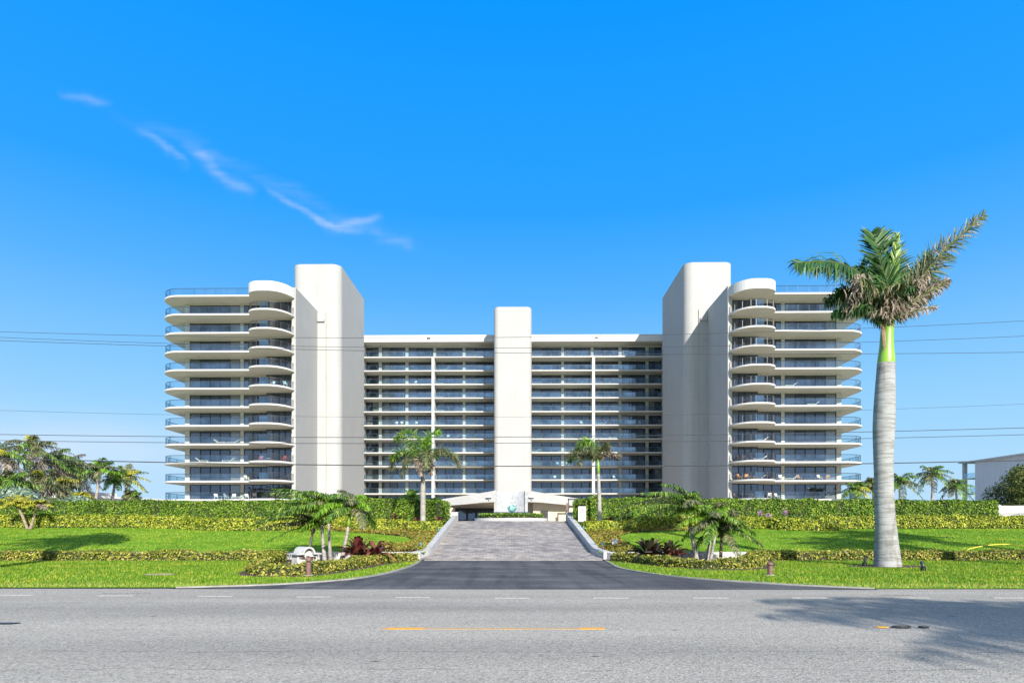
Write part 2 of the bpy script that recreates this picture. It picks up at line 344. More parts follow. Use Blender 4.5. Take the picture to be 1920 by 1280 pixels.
def lawn_mat():
    m,nt,b=newmat('lawn_turf'); n=noise(nt,1.2,6); r=ramp_node(nt,[(.3,(.085,.20,.012)),(.5,(.14,.30,.018)),(.7,(.24,.40,.035))]); nt.links.new(n.outputs['Fac'],r.inputs['Fac'])
    n2=noise(nt,35,3,sc=(1,.6,1)); r2=ramp_node(nt,[(.3,(.5,.5,.5)),(.7,(1.3,1.3,1.2))]); nt.links.new(n2.outputs['Fac'],r2.inputs['Fac']); out=mixc(nt,1.0,r.outputs[0],r2.outputs[0],'MULTIPLY')
    nt.links.new(out,b.inputs['Base Color']); b.inputs['Roughness'].default_value=.9; b.inputs['Specular IOR Level'].default_value=.1
    return m
M['lawn']=lawn_mat()
def blade_mat():
    m,nt,b=newmat('grass_blades'); gi=nt.nodes.new('ShaderNodeNewGeometry')
    r=ramp_node(nt,[(0,(.045,.12,.008)),(.35,(.115,.235,.012)),(.7,(.225,.345,.022)),(.93,(.36,.40,.05)),(1,(.46,.40,.17))]); nt.links.new(gi.outputs['Random Per Island'],r.inputs['Fac'])
    n=noise(nt,.45,4,sc=(1,1.5,1)); r2=ramp_node(nt,[(.3,(.70,.82,.8)),(.5,(1,1,1)),(.68,(1.45,1.12,1.2)),(.8,(1.75,1.12,2.0))]); nt.links.new(n.outputs['Fac'],r2.inputs['Fac']); out=mixc(nt,1.0,r.outputs[0],r2.outputs[0],'MULTIPLY')
    n4=noise(nt,2.6,4,sc=(1,1.4,1)); r4=ramp_node(nt,[(.3,(.80,.84,.8)),(.7,(1.16,1.1,1.1))]); nt.links.new(n4.outputs['Fac'],r4.inputs['Fac']); out=mixc(nt,1.0,out,r4.outputs[0],'MULTIPLY')
    # dry fringe along the kerb line
    sx=nt.nodes.new('ShaderNodeSeparateXYZ'); nt.links.new(gi.outputs['Position'],sx.inputs[0])
    n3=noise(nt,1.5,4); ad=nt.nodes.new('ShaderNodeMath'); ad.operation='MULTIPLY_ADD'; ad.inputs[1].default_value=2.2; nt.links.new(n3.outputs['Fac'],ad.inputs[0]); nt.links.new(sx.outputs['Y'],ad.inputs[2])
    mr=nt.nodes.new('ShaderNodeMapRange'); mr.inputs[1].default_value=16.2; mr.inputs[2].default_value=15.0; mr.inputs[3].default_value=0; mr.inputs[4].default_value=.75; nt.links.new(ad.outputs[0],mr.inputs[0])
    out=mixc(nt,mr.outputs[0],out,(.42,.42,.10))
    nt.links.new(out,b.inputs['Base Color']); b.inputs['Roughness'].default_value=.6; b.inputs['Specular IOR Level'].default_value=.2
    t=nt.nodes.new('ShaderNodeBsdfTranslucent'); nt.links.new(out,t.inputs['Color']); mx=nt.nodes.new('ShaderNodeMixShader'); mx.inputs[0].default_value=.3
    nt.links.new(b.outputs[0],mx.inputs[1]); nt.links.new(t.outputs[0],mx.inputs[2]); nt.links.new(mx.outputs[0],nt.nodes['Material Output'].inputs['Surface'])
    return m
M['blade']=blade_mat()
M['lf_yellow']=leafmat('variegated_yellow_leaf',[(0,(.06,.12,.012)),(.3,(.20,.29,.02)),(.55,(.38,.44,.03)),(.85,(.58,.58,.05)),(1,(.68,.64,.18))],.25,big=2.5)
M['lf_low']=leafmat('variegated_low_leaf',[(0,(.05,.10,.012)),(.3,(.16,.22,.02)),(.6,(.36,.36,.04)),(.85,(.54,.48,.10)),(1,(.58,.42,.20))],.25,big=2.5)
M['lf_dark']=leafmat('clipped_green_leaf',[(0,(.03,.09,.008)),(.4,(.09,.20,.012)),(.75,(.20,.34,.02)),(1,(.42,.48,.07))],.25,big=.7)
M['lf_bed']=leafmat('ground_cover_leaf',[(0,(.06,.07,.02)),(.3,(.17,.17,.025)),(.6,(.30,.30,.03)),(.82,(.38,.36,.04)),(.92,(.36,.17,.04)),(1,(.45,.15,.09))],.2,big=1.5)
M['lf_tree']=leafmat('olive_tree_leaf',[(0,(.035,.06,.012)),(.5,(.09,.14,.025)),(.85,(.18,.22,.05)),(1,(.30,.22,.08))],.2,big=.5)
M['lf_grape']=leafmat('blue_green_leaf',[(0,(.10,.16,.12)),(.5,(.22,.32,.24)),(1,(.45,.55,.45))],.2,big=.6)
M['pf_green']=leafmat('palm_leaflet_green',[(0,(.022,.07,.010)),(.4,(.065,.17,.02)),(.75,(.17,.32,.035)),(1,(.42,.50,.10))],.2,.42)
M['pf_deep']=leafmat('palm_leaflet_deep_green',[(0,(.012,.04,.012)),(.5,(.03,.095,.02)),(.85,(.06,.16,.03)),(1,(.16,.22,.09))],.15,.42)
M['pf_bright']=leafmat('palm_leaflet_bright',[(0,(.06,.17,.01)),(.5,(.15,.36,.02)),(1,(.38,.55,.06))],.3,.42)
M['pf_yellow']=leafmat('palm_leaflet_yellow',[(0,(.16,.20,.02)),(.5,(.46,.46,.04)),(1,(.72,.62,.10))],.3,.5)
M['pf_olive']=leafmat('palm_leaflet_olive',[(0,(.03,.055,.02)),(.45,(.08,.13,.04)),(.75,(.20,.20,.09)),(1,(.40,.32,.20))],.2,.5)
M['pf_dry']=leafmat('palm_leaflet_dry',[(0,(.07,.06,.045)),(.4,(.20,.155,.115)),(.8,(.37,.29,.23)),(1,(.52,.44,.38))],.15,.7)
M['rib']=plain('frond_rib',(.11,.15,.04),.5,.2,4)
M['shaft']=plain('green_crownshaft',(.20,.36,.035),.3,.2,1.4,spec=.6)
M['shaftb']=plain('brown_sheath',(.30,.20,.14),.8,.3,6)
M['brom']=leafmat('burgundy_leaf',[(0,(.05,.012,.014)),(.4,(.13,.03,.025)),(.7,(.22,.07,.04)),(1,(.35,.17,.09))],.15,.35,spec=.6)
M['bromdark']=leafmat('dark_bronze_leaf',[(0,(.018,.03,.012)),(.4,(.04,.045,.02)),(.75,(.09,.03,.03)),(1,(.22,.14,.08))],.15,.35,spec=.6)
M['flower']=leafmat('mauve_flower',[(0,(.3,.1,.25)),(1,(.65,.4,.6))],.2)
def trunk_mat(name,c,c2,ring=9,dirt=True):
    m,nt,b=newmat(name); n=noise(nt,3,6,sc=(1,1,1)); r=ramp_node(nt,[(.3,tuple(x*.78 for x in c)),(.7,c)]); nt.links.new(n.outputs['Fac'],r.inputs['Fac'])
    n2=noise(nt,ring,3,sc=(.12,.12,1)); r2=ramp_node(nt,[(.42,c2),(.52,(1,1,1))]); nt.links.new(n2.outputs['Fac'],r2.inputs['Fac']); out=mixc(nt,.75,r.outputs[0],r2.outputs[0],'MULTIPLY')
    n3=noise(nt,1.6,5,sc=(2,2,.5)); r3=ramp_node(nt,[(.55,(1,1,1)),(.72,(.62,.58,.52))]); nt.links.new(n3.outputs['Fac'],r3.inputs['Fac']); out=mixc(nt,1.0,out,r3.outputs[0],'MULTIPLY')
    nt.links.new(out,b.inputs['Base Color']); b.inputs['Roughness'].default_value=.85
    bp=nt.nodes.new('ShaderNodeBump'); bp.inputs['Strength'].default_value=.4; bp.inputs['Distance'].default_value=.02; nt.links.new(n2.outputs['Fac'],bp.inputs['Height']); nt.links.new(bp.outputs[0],b.inputs['Normal'])
    return m
M['royal']=trunk_mat('royal_palm_bark',(.34,.342,.345),(.60,.585,.56),16)
M['bark']=trunk_mat('grey_palm_bark',(.36,.33,.30),(.6,.58,.55),14)
M['barkdark']=trunk_mat('dark_palm_bark',(.13,.11,.10),(.6,.58,.55),14)
M['barktan']=trunk_mat('tan_palm_bark',(.34,.27,.20),(.55,.5,.45),16)

# ------------------------------------------------------------------ camera, sun, sky
cam=bpy.data.cameras.new('camera'); co=bpy.data.objects.new('camera',cam); COL.objects.link(co); scene.camera=co
co.location=(0,0,CAMZ); co.rotation_euler=(R(90),0,0); cam.sensor_width=36; cam.lens=36*FPX/1920; cam.shift_y=(HY-640)/1920; cam.clip_start=.1; cam.clip_end=5000
sd=Vector((-.325,1,-.52)).normalized()
sun=bpy.data.lights.new('sun','SUN'); so=bpy.data.objects.new('sun',sun); COL.objects.link(so); so.location=(0,-20,40)
so.rotation_euler=sd.to_track_quat('-Z','Y').to_euler(); sun.energy=4.5; sun.angle=R(.5); sun.color=(1,.945,.86)
w=bpy.data.worlds.new('World'); scene.world=w; w.use_nodes=True; nt=w.node_tree; bg=nt.nodes['Background']
sky=nt.nodes.new('ShaderNodeTexSky'); sky.sky_type='NISHITA'; sky.sun_disc=False; sky.sun_elevation=math.asin(-sd.z); sky.sun_rotation=math.atan2(-sd.x,-sd.y)
tc=nt.nodes.new('ShaderNodeTexCoord'); nrm=nt.nodes.new('ShaderNodeVectorMath'); nrm.operation='NORMALIZE'; nt.links.new(tc.outputs['Generated'],nrm.inputs[0])
sx=nt.nodes.new('ShaderNodeSeparateXYZ'); nt.links.new(nrm.outputs[0],sx.inputs[0])
rp=ramp_node(nt,[(0,(.52,.76,.99)),(.06,(.46,.73,.99)),(.16,(.32,.655,1.0)),(.25,(.205,.555,1.0)),(.34,(.09,.445,1.0)),(.44,(.022,.365,1.03)),(.655,(.0,.31,1.03)),(.76,(.02,.20,.55)),(1,(.04,.12,.28))])  # top stops: unseen zenith, dimmed so skylight tints the shade less
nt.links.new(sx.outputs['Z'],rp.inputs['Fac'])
# wispy cirrus laid along one band of the sky dome (direction coordinates u=x/y, v=z/y in front of the beach)
def wm(op,a,b_=None,c=None):
    n=nt.nodes.new('ShaderNodeMath'); n.operation=op
    for i,v in enumerate((a,b_,c)):
        if v is None: continue
        if hasattr(v,'links'): nt.links.new(v,n.inputs[i])
        else: n.inputs[i].default_value=v
    return n.outputs[0]
ysafe=wm('MAXIMUM',sx.outputs['Y'],.02); u=wm('DIVIDE',sx.outputs['X'],ysafe); v_=wm('DIVIDE',sx.outputs['Z'],ysafe)
cmb=nt.nodes.new('ShaderNodeCombineXYZ'); nt.links.new(u,cmb.inputs[0]); nt.links.new(v_,cmb.inputs[1])
nz=nt.nodes.new('ShaderNodeTexNoise'); nz.inputs['Scale'].default_value=7; nz.inputs['Detail'].default_value=6; nt.links.new(cmb.outputs[0],nz.inputs['Vector'])
def wisp(x0,y0,x1,y1,wd,st,bend=0):
    # soft streak between two directions
    ax,ay=(x0-960)/FPX,(HY-y0)/FPX; bx,by=(x1-960)/FPX,(HY-y1)/FPX; L=math.hypot(bx-ax,by-ay); tx,ty=(bx-ax)/L,(by-ay)/L
    s=wm('MULTIPLY_ADD',wm('SUBTRACT',u,ax),tx,wm('MULTIPLY',wm('SUBTRACT',v_,ay),ty)); s=wm('DIVIDE',s,L)
    d=wm('MULTIPLY_ADD',wm('SUBTRACT',u,ax),-ty,wm('MULTIPLY',wm('SUBTRACT',v_,ay),tx))
    d=wm('ADD',d,wm('MULTIPLY',wm('SUBTRACT',nz.outputs['Fac'],.5),.09))
    s1=wm('SUBTRACT',1,s); arc=wm('MULTIPLY',wm('MULTIPLY',s,s1),bend*4); d=wm('SUBTRACT',d,arc)
    wv=wd/FPX; e=wm('DIVIDE',d,wv); e=wm('MULTIPLY',e,e); e=wm('EXPONENT',wm('MULTIPLY',e,-1.0))
    env=wm('MULTIPLY',wm('MAXIMUM',wm('MULTIPLY',wm('MULTIPLY',s,s1),4),0),1)
    gt=wm('MULTIPLY',wm('GREATER_THAN',s,0),wm('LESS_THAN',s,1))
    return wm('MULTIPLY',wm('MULTIPLY',wm('MULTIPLY',e,env),gt),st)
tot=wisp(105,168,215,196,8,.2)
for a in ((255,235,350,325,6,.34,-.004),(330,275,480,372,11,.46,0),(490,350,690,430,5.5,.42,-.012),(600,425,720,400,10,.45,0),(690,425,780,460,8,.22),(-400,640,420,890,60,.10),(190,205,800,470,13,.13)): tot=wm('ADD',tot,wisp(*a))
nz2=nt.nodes.new('ShaderNodeTexNoise'); nz2.inputs['Scale'].default_value=42; nz2.inputs['Detail'].default_value=5; mpc=nt.nodes.new('ShaderNodeMapping'); mpc.inputs['Rotation'].default_value=(0,0,R(33)); mpc.inputs['Scale'].default_value=(.22,1.6,1); nt.links.new(cmb.outputs[0],mpc.inputs['Vector']); nt.links.new(mpc.outputs[0],nz2.inputs['Vector'])
tot=wm('MULTIPLY',tot,wm('MULTIPLY',wm('MAXIMUM',wm('MULTIPLY_ADD',nz2.outputs['Fac'],3.0,-.8),.04),.66))
# faint bank of cloud low over the left horizon
lx=wm('MULTIPLY',wm('SUBTRACT',-.25,u),1.6); lx=wm('MINIMUM',wm('MAXIMUM',lx,0),1); e=wm('DIVIDE',wm('SUBTRACT',v_,.125),.045); e=wm('EXPONENT',wm('MULTIPLY',wm('MULTIPLY',e,e),-1.0))
tot=wm('ADD',tot,wm('MULTIPLY',wm('MULTIPLY',lx,e),wm('MULTIPLY',nz.outputs['Fac'],1.15)))
tot=wm('MULTIPLY',tot,wm('GREATER_THAN',sx.outputs['Y'],.03))
m1=nt.nodes.new('ShaderNodeMix'); m1.data_type='RGBA'; nt.links.new(wm('MINIMUM',tot,1),m1.inputs[0]); nt.links.new(rp.outputs[0],m1.inputs[6]); m1.inputs[7].default_value=(.80,.86,1,1)
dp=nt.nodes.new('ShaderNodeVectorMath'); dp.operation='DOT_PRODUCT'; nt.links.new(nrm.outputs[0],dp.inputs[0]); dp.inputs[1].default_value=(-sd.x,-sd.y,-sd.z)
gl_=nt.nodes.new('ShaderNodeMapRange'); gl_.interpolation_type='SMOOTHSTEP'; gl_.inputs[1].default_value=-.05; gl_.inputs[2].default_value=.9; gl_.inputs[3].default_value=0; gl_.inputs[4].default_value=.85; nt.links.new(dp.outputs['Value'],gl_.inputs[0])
m3=nt.nodes.new('ShaderNodeMix'); m3.data_type='RGBA'; nt.links.new(gl_.outputs[0],m3.inputs[0]); nt.links.new(m1.outputs[2],m3.inputs[6]); m3.inputs[7].default_value=(.80,.93,1.12,1); m1=m3  # unseen sky around the sun, added pale and bright to lift shaded walls
sc_=nt.nodes.new('ShaderNodeVectorMath'); sc_.operation='SCALE'; sc_.inputs['Scale'].default_value=.1; nt.links.new(sky.outputs[0],sc_.inputs[0])
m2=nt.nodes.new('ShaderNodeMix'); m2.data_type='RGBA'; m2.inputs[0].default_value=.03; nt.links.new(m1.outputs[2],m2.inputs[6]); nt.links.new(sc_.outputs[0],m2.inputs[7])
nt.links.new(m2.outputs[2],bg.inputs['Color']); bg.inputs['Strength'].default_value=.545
scene.view_settings.view_transform='Standard'; scene.view_settings.look='None'; scene.view_settings.gamma=1; scene.view_settings.exposure=0.92
scene.cycles.max_bounces=7; scene.cycles.transparent_max_bounces=24; scene.cycles.use_denoising=True

# ------------------------------------------------------------------ ground sheets
def struct(name,mb,mat,smooth=False):
    return tag(mb.build(name,mat,smooth=smooth),kind='structure')
b=MB(); b.sheet([(-900,-300),(900,-300),(900,2500),(-900,2500)],-.03); struct('ground',b,M['lawn'])
b=MB(); b.sheet([(-300,2.6),(300,2.6),(300,13.75),(-300,13.95)],0.0); struct('road',b,M['road'])
EL=[(330,1102.2),(400,1100.5),(480,1098),(560,1094),(640,1088),(690,1082),(735,1073),(770,1062),(784,1055),(790,1050)]
ER=[(1640,1104),(1600,1102.5),(1500,1098),(1400,1092),(1320,1086.5),(1250,1080),(1200,1073),(1160,1065),(1143,1056),(1134,1051)]
def gp(p): Y=GY(p[1]); return ((p[0]-960)*Y/FPX,Y)
def catm(pts,n=6):
    out=[]
    for i in range(len(pts)-1):
        p0=pts[max(i-1,0)];p1=pts[i];p2=pts[i+1];p3=pts[min(i+2,len(pts)-1)]
        for k in range(n):
            t=k/n; out.append(tuple(.5*((2*p1[j])+(-p0[j]+p2[j])*t+(2*p0[j]-5*p1[j]+4*p2[j]-p3[j])*t*t+(-p0[j]+3*p1[j]-3*p2[j]+p3[j])*t**3) for j in range(len(p1))))
    out.append(tuple(pts[-1])); return out
el=catm([gp(p) for p in EL],4); er=catm([gp(p) for p in ER],4)
vergeL=[(-70,13.98)]+[(x,y) for x,y in el]+[(-3.55,26.35),(-70,26.35)]
vergeR=[(70,13.62)]+[(x,y) for x,y in er]+[(3.6,26.35),(70,26.35)]
b=MB(); b.sheet(vergeL,.018); struct('left_verge',b,M['lawn'])
b=MB(); b.sheet(vergeR,.018); struct('right_verge',b,M['lawn'])
fl=[(el[0][0],13.75)]+list(el)+[(-3.9,26.0),(3.92,26.0)]+list(er[::-1])+[(er[0][0],13.55)]
b=MB(); b.sheet(fl,.006); struct('driveway_apron',b,M['flare'])
# driveway ramp
b=MB(); ys=[26.0,26.3,26.6,26.9,27.2,27.5,27.8]+list(np.arange(28.2,40.2,.6))+[40.2,41.2,43,48,56,66]
V=[];F=[]
for y in ys: V+=[(-3.44-.5*max(0,(27.8-y)/1.8)**2,y,ramp(y)+.02),(3.46+.5*max(0,(27.8-y)/1.8)**2,y,ramp(y)+.02)]
for i in range(len(ys)-1): F.append((2*i,2*i+1,2*i+3,2*i+2))
b.add(V,F); b.box(-3.95,3.97,25.94,26.06,-.02,.024,0); struct('driveway',b,M['paver'])
b=MB(); b.box(-3.9,3.92,25.86,25.95,.0,.02); struct('driveway_threshold',b,M['edging'])
b=MB(); b.box(-3.41,3.43,29.98,30.02,ramp(30)-.05,ramp(30)+.026); struct('drain_channel',b,M['darkmetal'])
# forecourt and plateau
b=MB(); b.sheet([(-95,43),(95,43),(95,230),(-95,230)],1.745); struct('forecourt',b,M['concrete'])
# upper lawns
for nm,x0,x1 in (('left_lawn',-75,-3.6),('right_lawn',3.62,75)):
    b=MB(); ys=[26.4,27.5,29,31,33,35,36,37,38,39.5,41,42,43]; V=[];F=[]
    for y in ys: V+=[(x0,y,g(y)),(x1,y,g(y))]
    for i in range(len(ys)-1): F.append((2*i,2*i+1,2*i+3,2*i+2))
    b.add(V,F); struct(nm,b,M['lawn'])
# road paint
for i in range(-9,9):
    cx=960+185.4*i if i<4 else 960+185.4*i+6; yb=1120.5-(.006*abs(960-cx) if cx<960 else .0005*(cx-960)); Y=GY(yb); x=(cx-960)*Y/FPX
    b=MB(); hw=.33; b.box(x-hw,x+hw,Y-.05,Y+.05,.001,.005)
    struct('white_dash',b,M['whp'])
b=MB(); Y=GY(1178); b.box(-1.68,1.20,Y-.065,Y+.065,.001,.005,0); b.box(-1.60,-1.15,Y-.066,Y+.066,.002,.0065,1); b.box(.88,1.2,Y-.066,Y+.066,.002,.0065,1); struct('yellow_line',b,[M['yel'],M['yelfresh']])
for (x0,x1,y0) in ((190,285,1111.5),(1648,1712,1115.5)):
    b=MB(); Y=GY(y0); n=9
    for k in range(n):
        xa=(x0+(x1-x0)*k/n-960)*Y/FPX; b.sheet([(xa,Y-.05*rnd.random()),(xa+.09,Y-.03),(xa+.1,Y+.02),(xa+.02,Y+.04*rnd.random())],.006)
    struct('red_road_marking',b,M['redpaint'])
# flare edging ribbons
for nm,e,s in (('apron_edging',el,1),('apron_edging',er,-1)):
    b=MB(); V=[];F=[]
    for i,(x,y) in enumerate(e):
        a=e[max(i-1,0)];c=e[min(i+1,len(e)-1)]; t=Vector((c[0]-a[0],c[1]-a[1])).normalized(); n_=Vector((-t.y,t.x))*s*(min(1,i/10+.08))
        V+=[(x-n_.x*.02,y-n_.y*.02,.035),(x+n_.x*.11,y+n_.y*.11,.035),(x-n_.x*.02,y-n_.y*.02,0),(x+n_.x*.11,y+n_.y*.11,0)]
        if i: k=4*i; F+=[(k-4,k-3,k+1,k),(k-4,k,k+2,k-2),(k-3,k-1,k+3,k+1)]
    b.add(V,F); struct(nm,b,M['edging'])

# ------------------------------------------------------------------ beds of mulch
bedL=[(-9.3,26.35),(-8.6,22),(-7.8,18.2),(-7.3,17.2),(-6.6,16.9),(-5.4,16.9),(-4.9,18.3),(-4.6,20.5),(-4.2,23.6),(-3.55,25.6),(-3.55,26.35)]
bedR=[(3.65,26.35),(3.7,25.2),(4.3,23.5),(4.9,21.2),(5.8,19.8),(6.8,19.5),(8.1,20.0),(9.2,22.3),(10.2,25.1),(10.5,26.35)]
for nm,p in (('mulch_bed',bedL),('mulch_bed',bedR),('mulch_bed',[(12.57+1.35*math.cos(a)*(1+.12*math.sin(3*a)),21.45+.75*math.sin(a)) for a in np.linspace(0,2*math.pi,24,endpoint=False)])):
    b=MB(); b.prism(catm(p+[p[0]],3)[:-1] if nm and len(p)>20 else p,.0,.034); tag(b.build(nm,M['mulch']),kind='structure')
for x0,x1,ya,yb in ((-70,-9.2,25.2,26.35),(9.9,70,25.3,26.35)):
    b=MB(); b.box(x0,x1,ya,yb,.0,.03); tag(b.build('mulch_bed',M['mulch']),kind='structure')

# ------------------------------------------------------------------ hedges
def densify(path,st=.25):
    out=[]
    for a,c in zip(path[:-1],path[1:]):
        L=math.hypot(c[0]-a[0],c[1]-a[1]); n=max(1,int(L/st))
        for k in range(n):
            t=k/n; out.append(tuple(a[j]+(c[j]-a[j])*t for j in range(len(a))))
    out.append(path[-1]); return out
def hedge(path,w,leaf,dens,mat,label,cat='hedge',group=None,name='hedge',bump=.05,gap=.0):
    # path points (x, y, height)
    pts=densify(catm(path,5) if len(path)>2 else path); n=len(pts); b=MB(); A=np.array(pts)
    T=np.gradient(A[:,:2],axis=0); T/=np.linalg.norm(T,axis=1)[:,None]+1e-9; N=np.stack([-T[:,1],T[:,0]],1)
    base=gn(A[:,1]); hh=A[:,2]*(1+bump*np.interp(np.arange(n),np.arange(0,n+8,5),npr.normal(size=len(np.arange(0,n+8,5)))))
    i_=leaf*.7; hw=w/2
    V=[];F=[]
    for i in range(n):
        for sgn,z in ((-1,-.05),(-1,hh[i]-i_),(1,hh[i]-i_),(1,-.05)):
            q=A[i,:2]+N[i]*sgn*(hw-i_); V.append((q[0],q[1],base[i]+z))
    for i in range(n-1):
        for k in range(3): F.append((4*i+k,4*i+k+1,4*i+k+5,4*i+k+4))
    F.append((0,1,2,3)); F.append((4*n-1,4*n-2,4*n-3,4*n-4))
    b.add(V,F,0)
    seg=np.linalg.norm(np.diff(A[:,:2],axis=0),axis=1); cum=np.concatenate([[0],np.cumsum(seg)]); L=cum[-1]
    def at(s,arr): return np.interp(s,cum,arr)
    per=2*A[:,2].mean()+w; cnt=int(L*per*dens); s=npr.random(cnt)*L
    if abs(A[:,0]).max()>45:
        pass
    hx=at(s,A[:,0]);hy=at(s,A[:,1]);h=at(s,hh);nx=at(s,N[:,0]);ny=at(s,N[:,1]);bz=at(s,base)
    q=npr.random(cnt)*(2*h+w)
    front=q<h*1.25; top=(~front)&(q<h*1.25+w*1.3); back=~(front|top)
    lump=.03*np.sin(s*2.1)+.03*np.sin(s*5.3+1)+.04*npr.normal(size=cnt)
    off=np.where(front,-hw-lump*.7,np.where(back,hw+lump*.7,(npr.random(cnt)-.5)*w))
    # path runs either way: make 'front' the side with smaller y
    sg=np.where(ny>0,1,-1); off=off*sg
    z=np.where(top,h+lump*.8,npr.random(cnt)**.9*h)
    C=np.stack([hx+nx*off,hy+ny*off,bz+z],1)
    Nn=np.stack([np.where(top,0,nx*np.sign(off)),np.where(top,0,ny*np.sign(off)),np.where(top,1,.35)],1)
    b.leaves(C,Nn,leaf,1,.55,.6)
    # end caps
    for e,sgn in ((0,-1),(n-1,1)):
        k=int(w*pts[e][2]*dens*1.4)
        C=np.stack([A[e,0]+N[e,0]*(npr.random(k)-.5)*w+T[e,0]*sgn*.03,A[e,1]+N[e,1]*(npr.random(k)-.5)*w+T[e,1]*sgn*.03,base[e]+npr.random(k)*hh[e]],1)
        b.leaves(C,np.tile([T[e,0]*sgn,T[e,1]*sgn,.3],(k,1)),leaf,1,.55,.6)
    o=b.build(name,[M['core'],mat],origin=(A[n//2,0],A[n//2,1],base[n//2])); return tag(o,label,cat,group)
YG='yellow-green hedges above the lawns'
hedge([(-52,37.3,.66),(-30,37.3,.66),(-21,37.2,.66),(-16.2,35.8,.64),(-12.6,35.9,.66),(-9.9,36.5,.64),(-8.3,35.8,.58),(-4.9,35.0,.50),(-3.85,35.0,.46)],.75,.058,400,M['lf_yellow'],'long wavy yellow-green clipped hedge above the lawn left of the driveway')
hedge([(3.95,35.1,.46),(6.3,35.6,.52),(8.5,36.7,.62),(14,36.9,.62),(15.4,35.9,.62),(18,35.8,.62),(20.5,36.8,.64),(50,37.1,.66)],.75,.058,400,M['lf_yellow'],'long wavy yellow-green clipped hedge above the lawn right of the driveway')
hedge([(-52,41.6,1.30),(-20,41.6,1.30),(-12,41.4,1.38),(-7,40.6,1.45),(-4.9,39.3,1.42),(-4.15,38.7,1.36)],1.1,.062,300,M['lf_dark'],'tall dark green boxed hedge hiding the ground floor of the left wing',bump=.025)
hedge([(4.1,39.2,1.48),(5.2,39.9,1.5),(8,40.6,1.5),(14,41.4,1.42),(31.2,41.6,1.32)],1.1,.062,300,M['lf_dark'],'tall dark green boxed hedge hiding the ground floor of the right wing',bump=.025)
hedge([(34.8,41.4,1.3),(50,41.6,1.35)],1.1,.095,90,M['lf_dark'],'short run of dark green hedge right of the white garden wall')
hedge([(-50,25.7,.36),(-9.2,25.7,.36)],.5,.048,420,M['lf_low'],'low straight variegated hedge in front of the wall below the left lawn')
hedge([(9.9,25.85,.36),(29.6*.83,25.85,.36)],.5,.048,420,M['lf_low'],'low straight variegated hedge behind the tall royal palm, left of the white rock')
hedge([(25.6,25.85,.36),(50,25.85,.36)],.5,.048,300,M['lf_low'],'low variegated hedge right of the white rock at the frame edge')
hedge([(-9.15,25.2,.36),(-8.2,21.4,.30),(-7.0,17.75,.27),(-5.75,17.7,.27),(-5.25,20.2,.28),(-4.85,23.4,.30),(-3.95,25.5,.30)],.52,.045,520,M['lf_low'],'low curved hedge wrapping round the white name sign',)
hedge([(4.15,25.3,.30),(4.75,23.7,.30),(5.4,21.3,.28),(6.5,20.4,.28),(7.6,20.7,.30),(8.7,22.6,.34),(9.5,25.2,.36)],.52,.045,520,M['lf_low'],'low curved hedge round the four palms right of the driveway')

# ground cover on the slopes beside the drive
def inpoly(x,y,poly):
    c=np.zeros(len(x),bool); j=len(poly)-1
    for i in range(len(poly)):
        xi,yi=poly[i];xj,yj=poly[j]
        c^=((yi>y)!=(yj>y))&(x<(xj-xi)*(y-yi)/(yj-yi+1e-12)+xi); j=i
    return c
gcL=[S(*p) for p in ((620,990),(700,996),(836,998),(803,1034),(716,1034),(716,1022),(760,1018),(779,1013),(760,1006),(700,1000),(620,995))]
gcL[2]=(-3.7,gcL[2][1]);gcL[3]=(-3.7,26.6)
gcR=[S(*p) for p in ((1083,998),(1180,992),(1260,989),(1330,989),(1330,994),(1230,996),(1180,999),(1153,1008),(1168,1016),(1190,1026),(1185,1034),(1120,1034))]
gcR[0]=(3.7,gcR[0][1]);gcR[-1]=(3.7,26.6)
for p in (gcL,gcR):
    xs=[q[0] for q in p];ysx=[q[1] for q in p]; a=(max(xs)-min(xs))*(max(ysx)-min(ysx)); n=int(a*420)
    x=npr.uniform(min(xs),max(xs),n);y=npr.uniform(min(ysx),max(ysx),n);k=inpoly(x,y,p);x=x[k];y=y[k]
    hh=.10+.06*np.sin(x*3)+.05*np.sin(y*4+x)
    b=MB(); b.leaves(np.stack([x,y,gn(y)+npr.random(len(x))**.6*hh+.01],1),np.tile([0,-.4,1.],(len(x),1)),.06,0,.5,.8)
    tag(b.build('ground_cover',M['lf_bed']),kind='stuff')
for nm,poly in (('planting_soil',gcL),('planting_soil',gcR)):
    b=MB(); dens=[]
    pts=densify(poly+[poly[0]],.5)[:-1]; b.sheet(pts,lambda x,y:g(y)+.008); tag(b.build(nm,M['mulch']),kind='structure')

# ------------------------------------------------------------------ grass blades
def grass(name,poly,dens,ht,wd,excl=(),slope=True):
    xs=[q[0] for q in poly];ysx=[q[1] for q in poly]; n=int((max(xs)-min(xs))*(max(ysx)-min(ysx))*dens)
    x=npr.uniform(min(xs),max(xs),n);y=npr.uniform(min(ysx),max(ysx),n);k=inpoly(x,y,poly)
    for e in excl: k&=~inpoly(x,y,e)
    k&=(np.abs(x)<y*1.05+4)
    x=x[k];y=y[k];n=len(x); z=gn(y) if slope else np.full(n,.018)
    h=ht*(.5+npr.random(n)); a=npr.random(n)*math.pi; ww=wd*(.6+.8*npr.random(n)); lx=npr.normal(size=n)*h*.5; ly=npr.normal(size=n)*h*.5
    V=np.stack([np.stack([x-np.cos(a)*ww,y-np.sin(a)*ww,z-.005],1),np.stack([x+np.cos(a)*ww,y+np.sin(a)*ww,z-.005],1),np.stack([x+lx,y+ly,z+h],1)],1).reshape(-1,3)
    b=MB(); b.add(V,np.arange(3*n).reshape(n,3)); tag(b.build(name,M['blade']),kind='stuff')
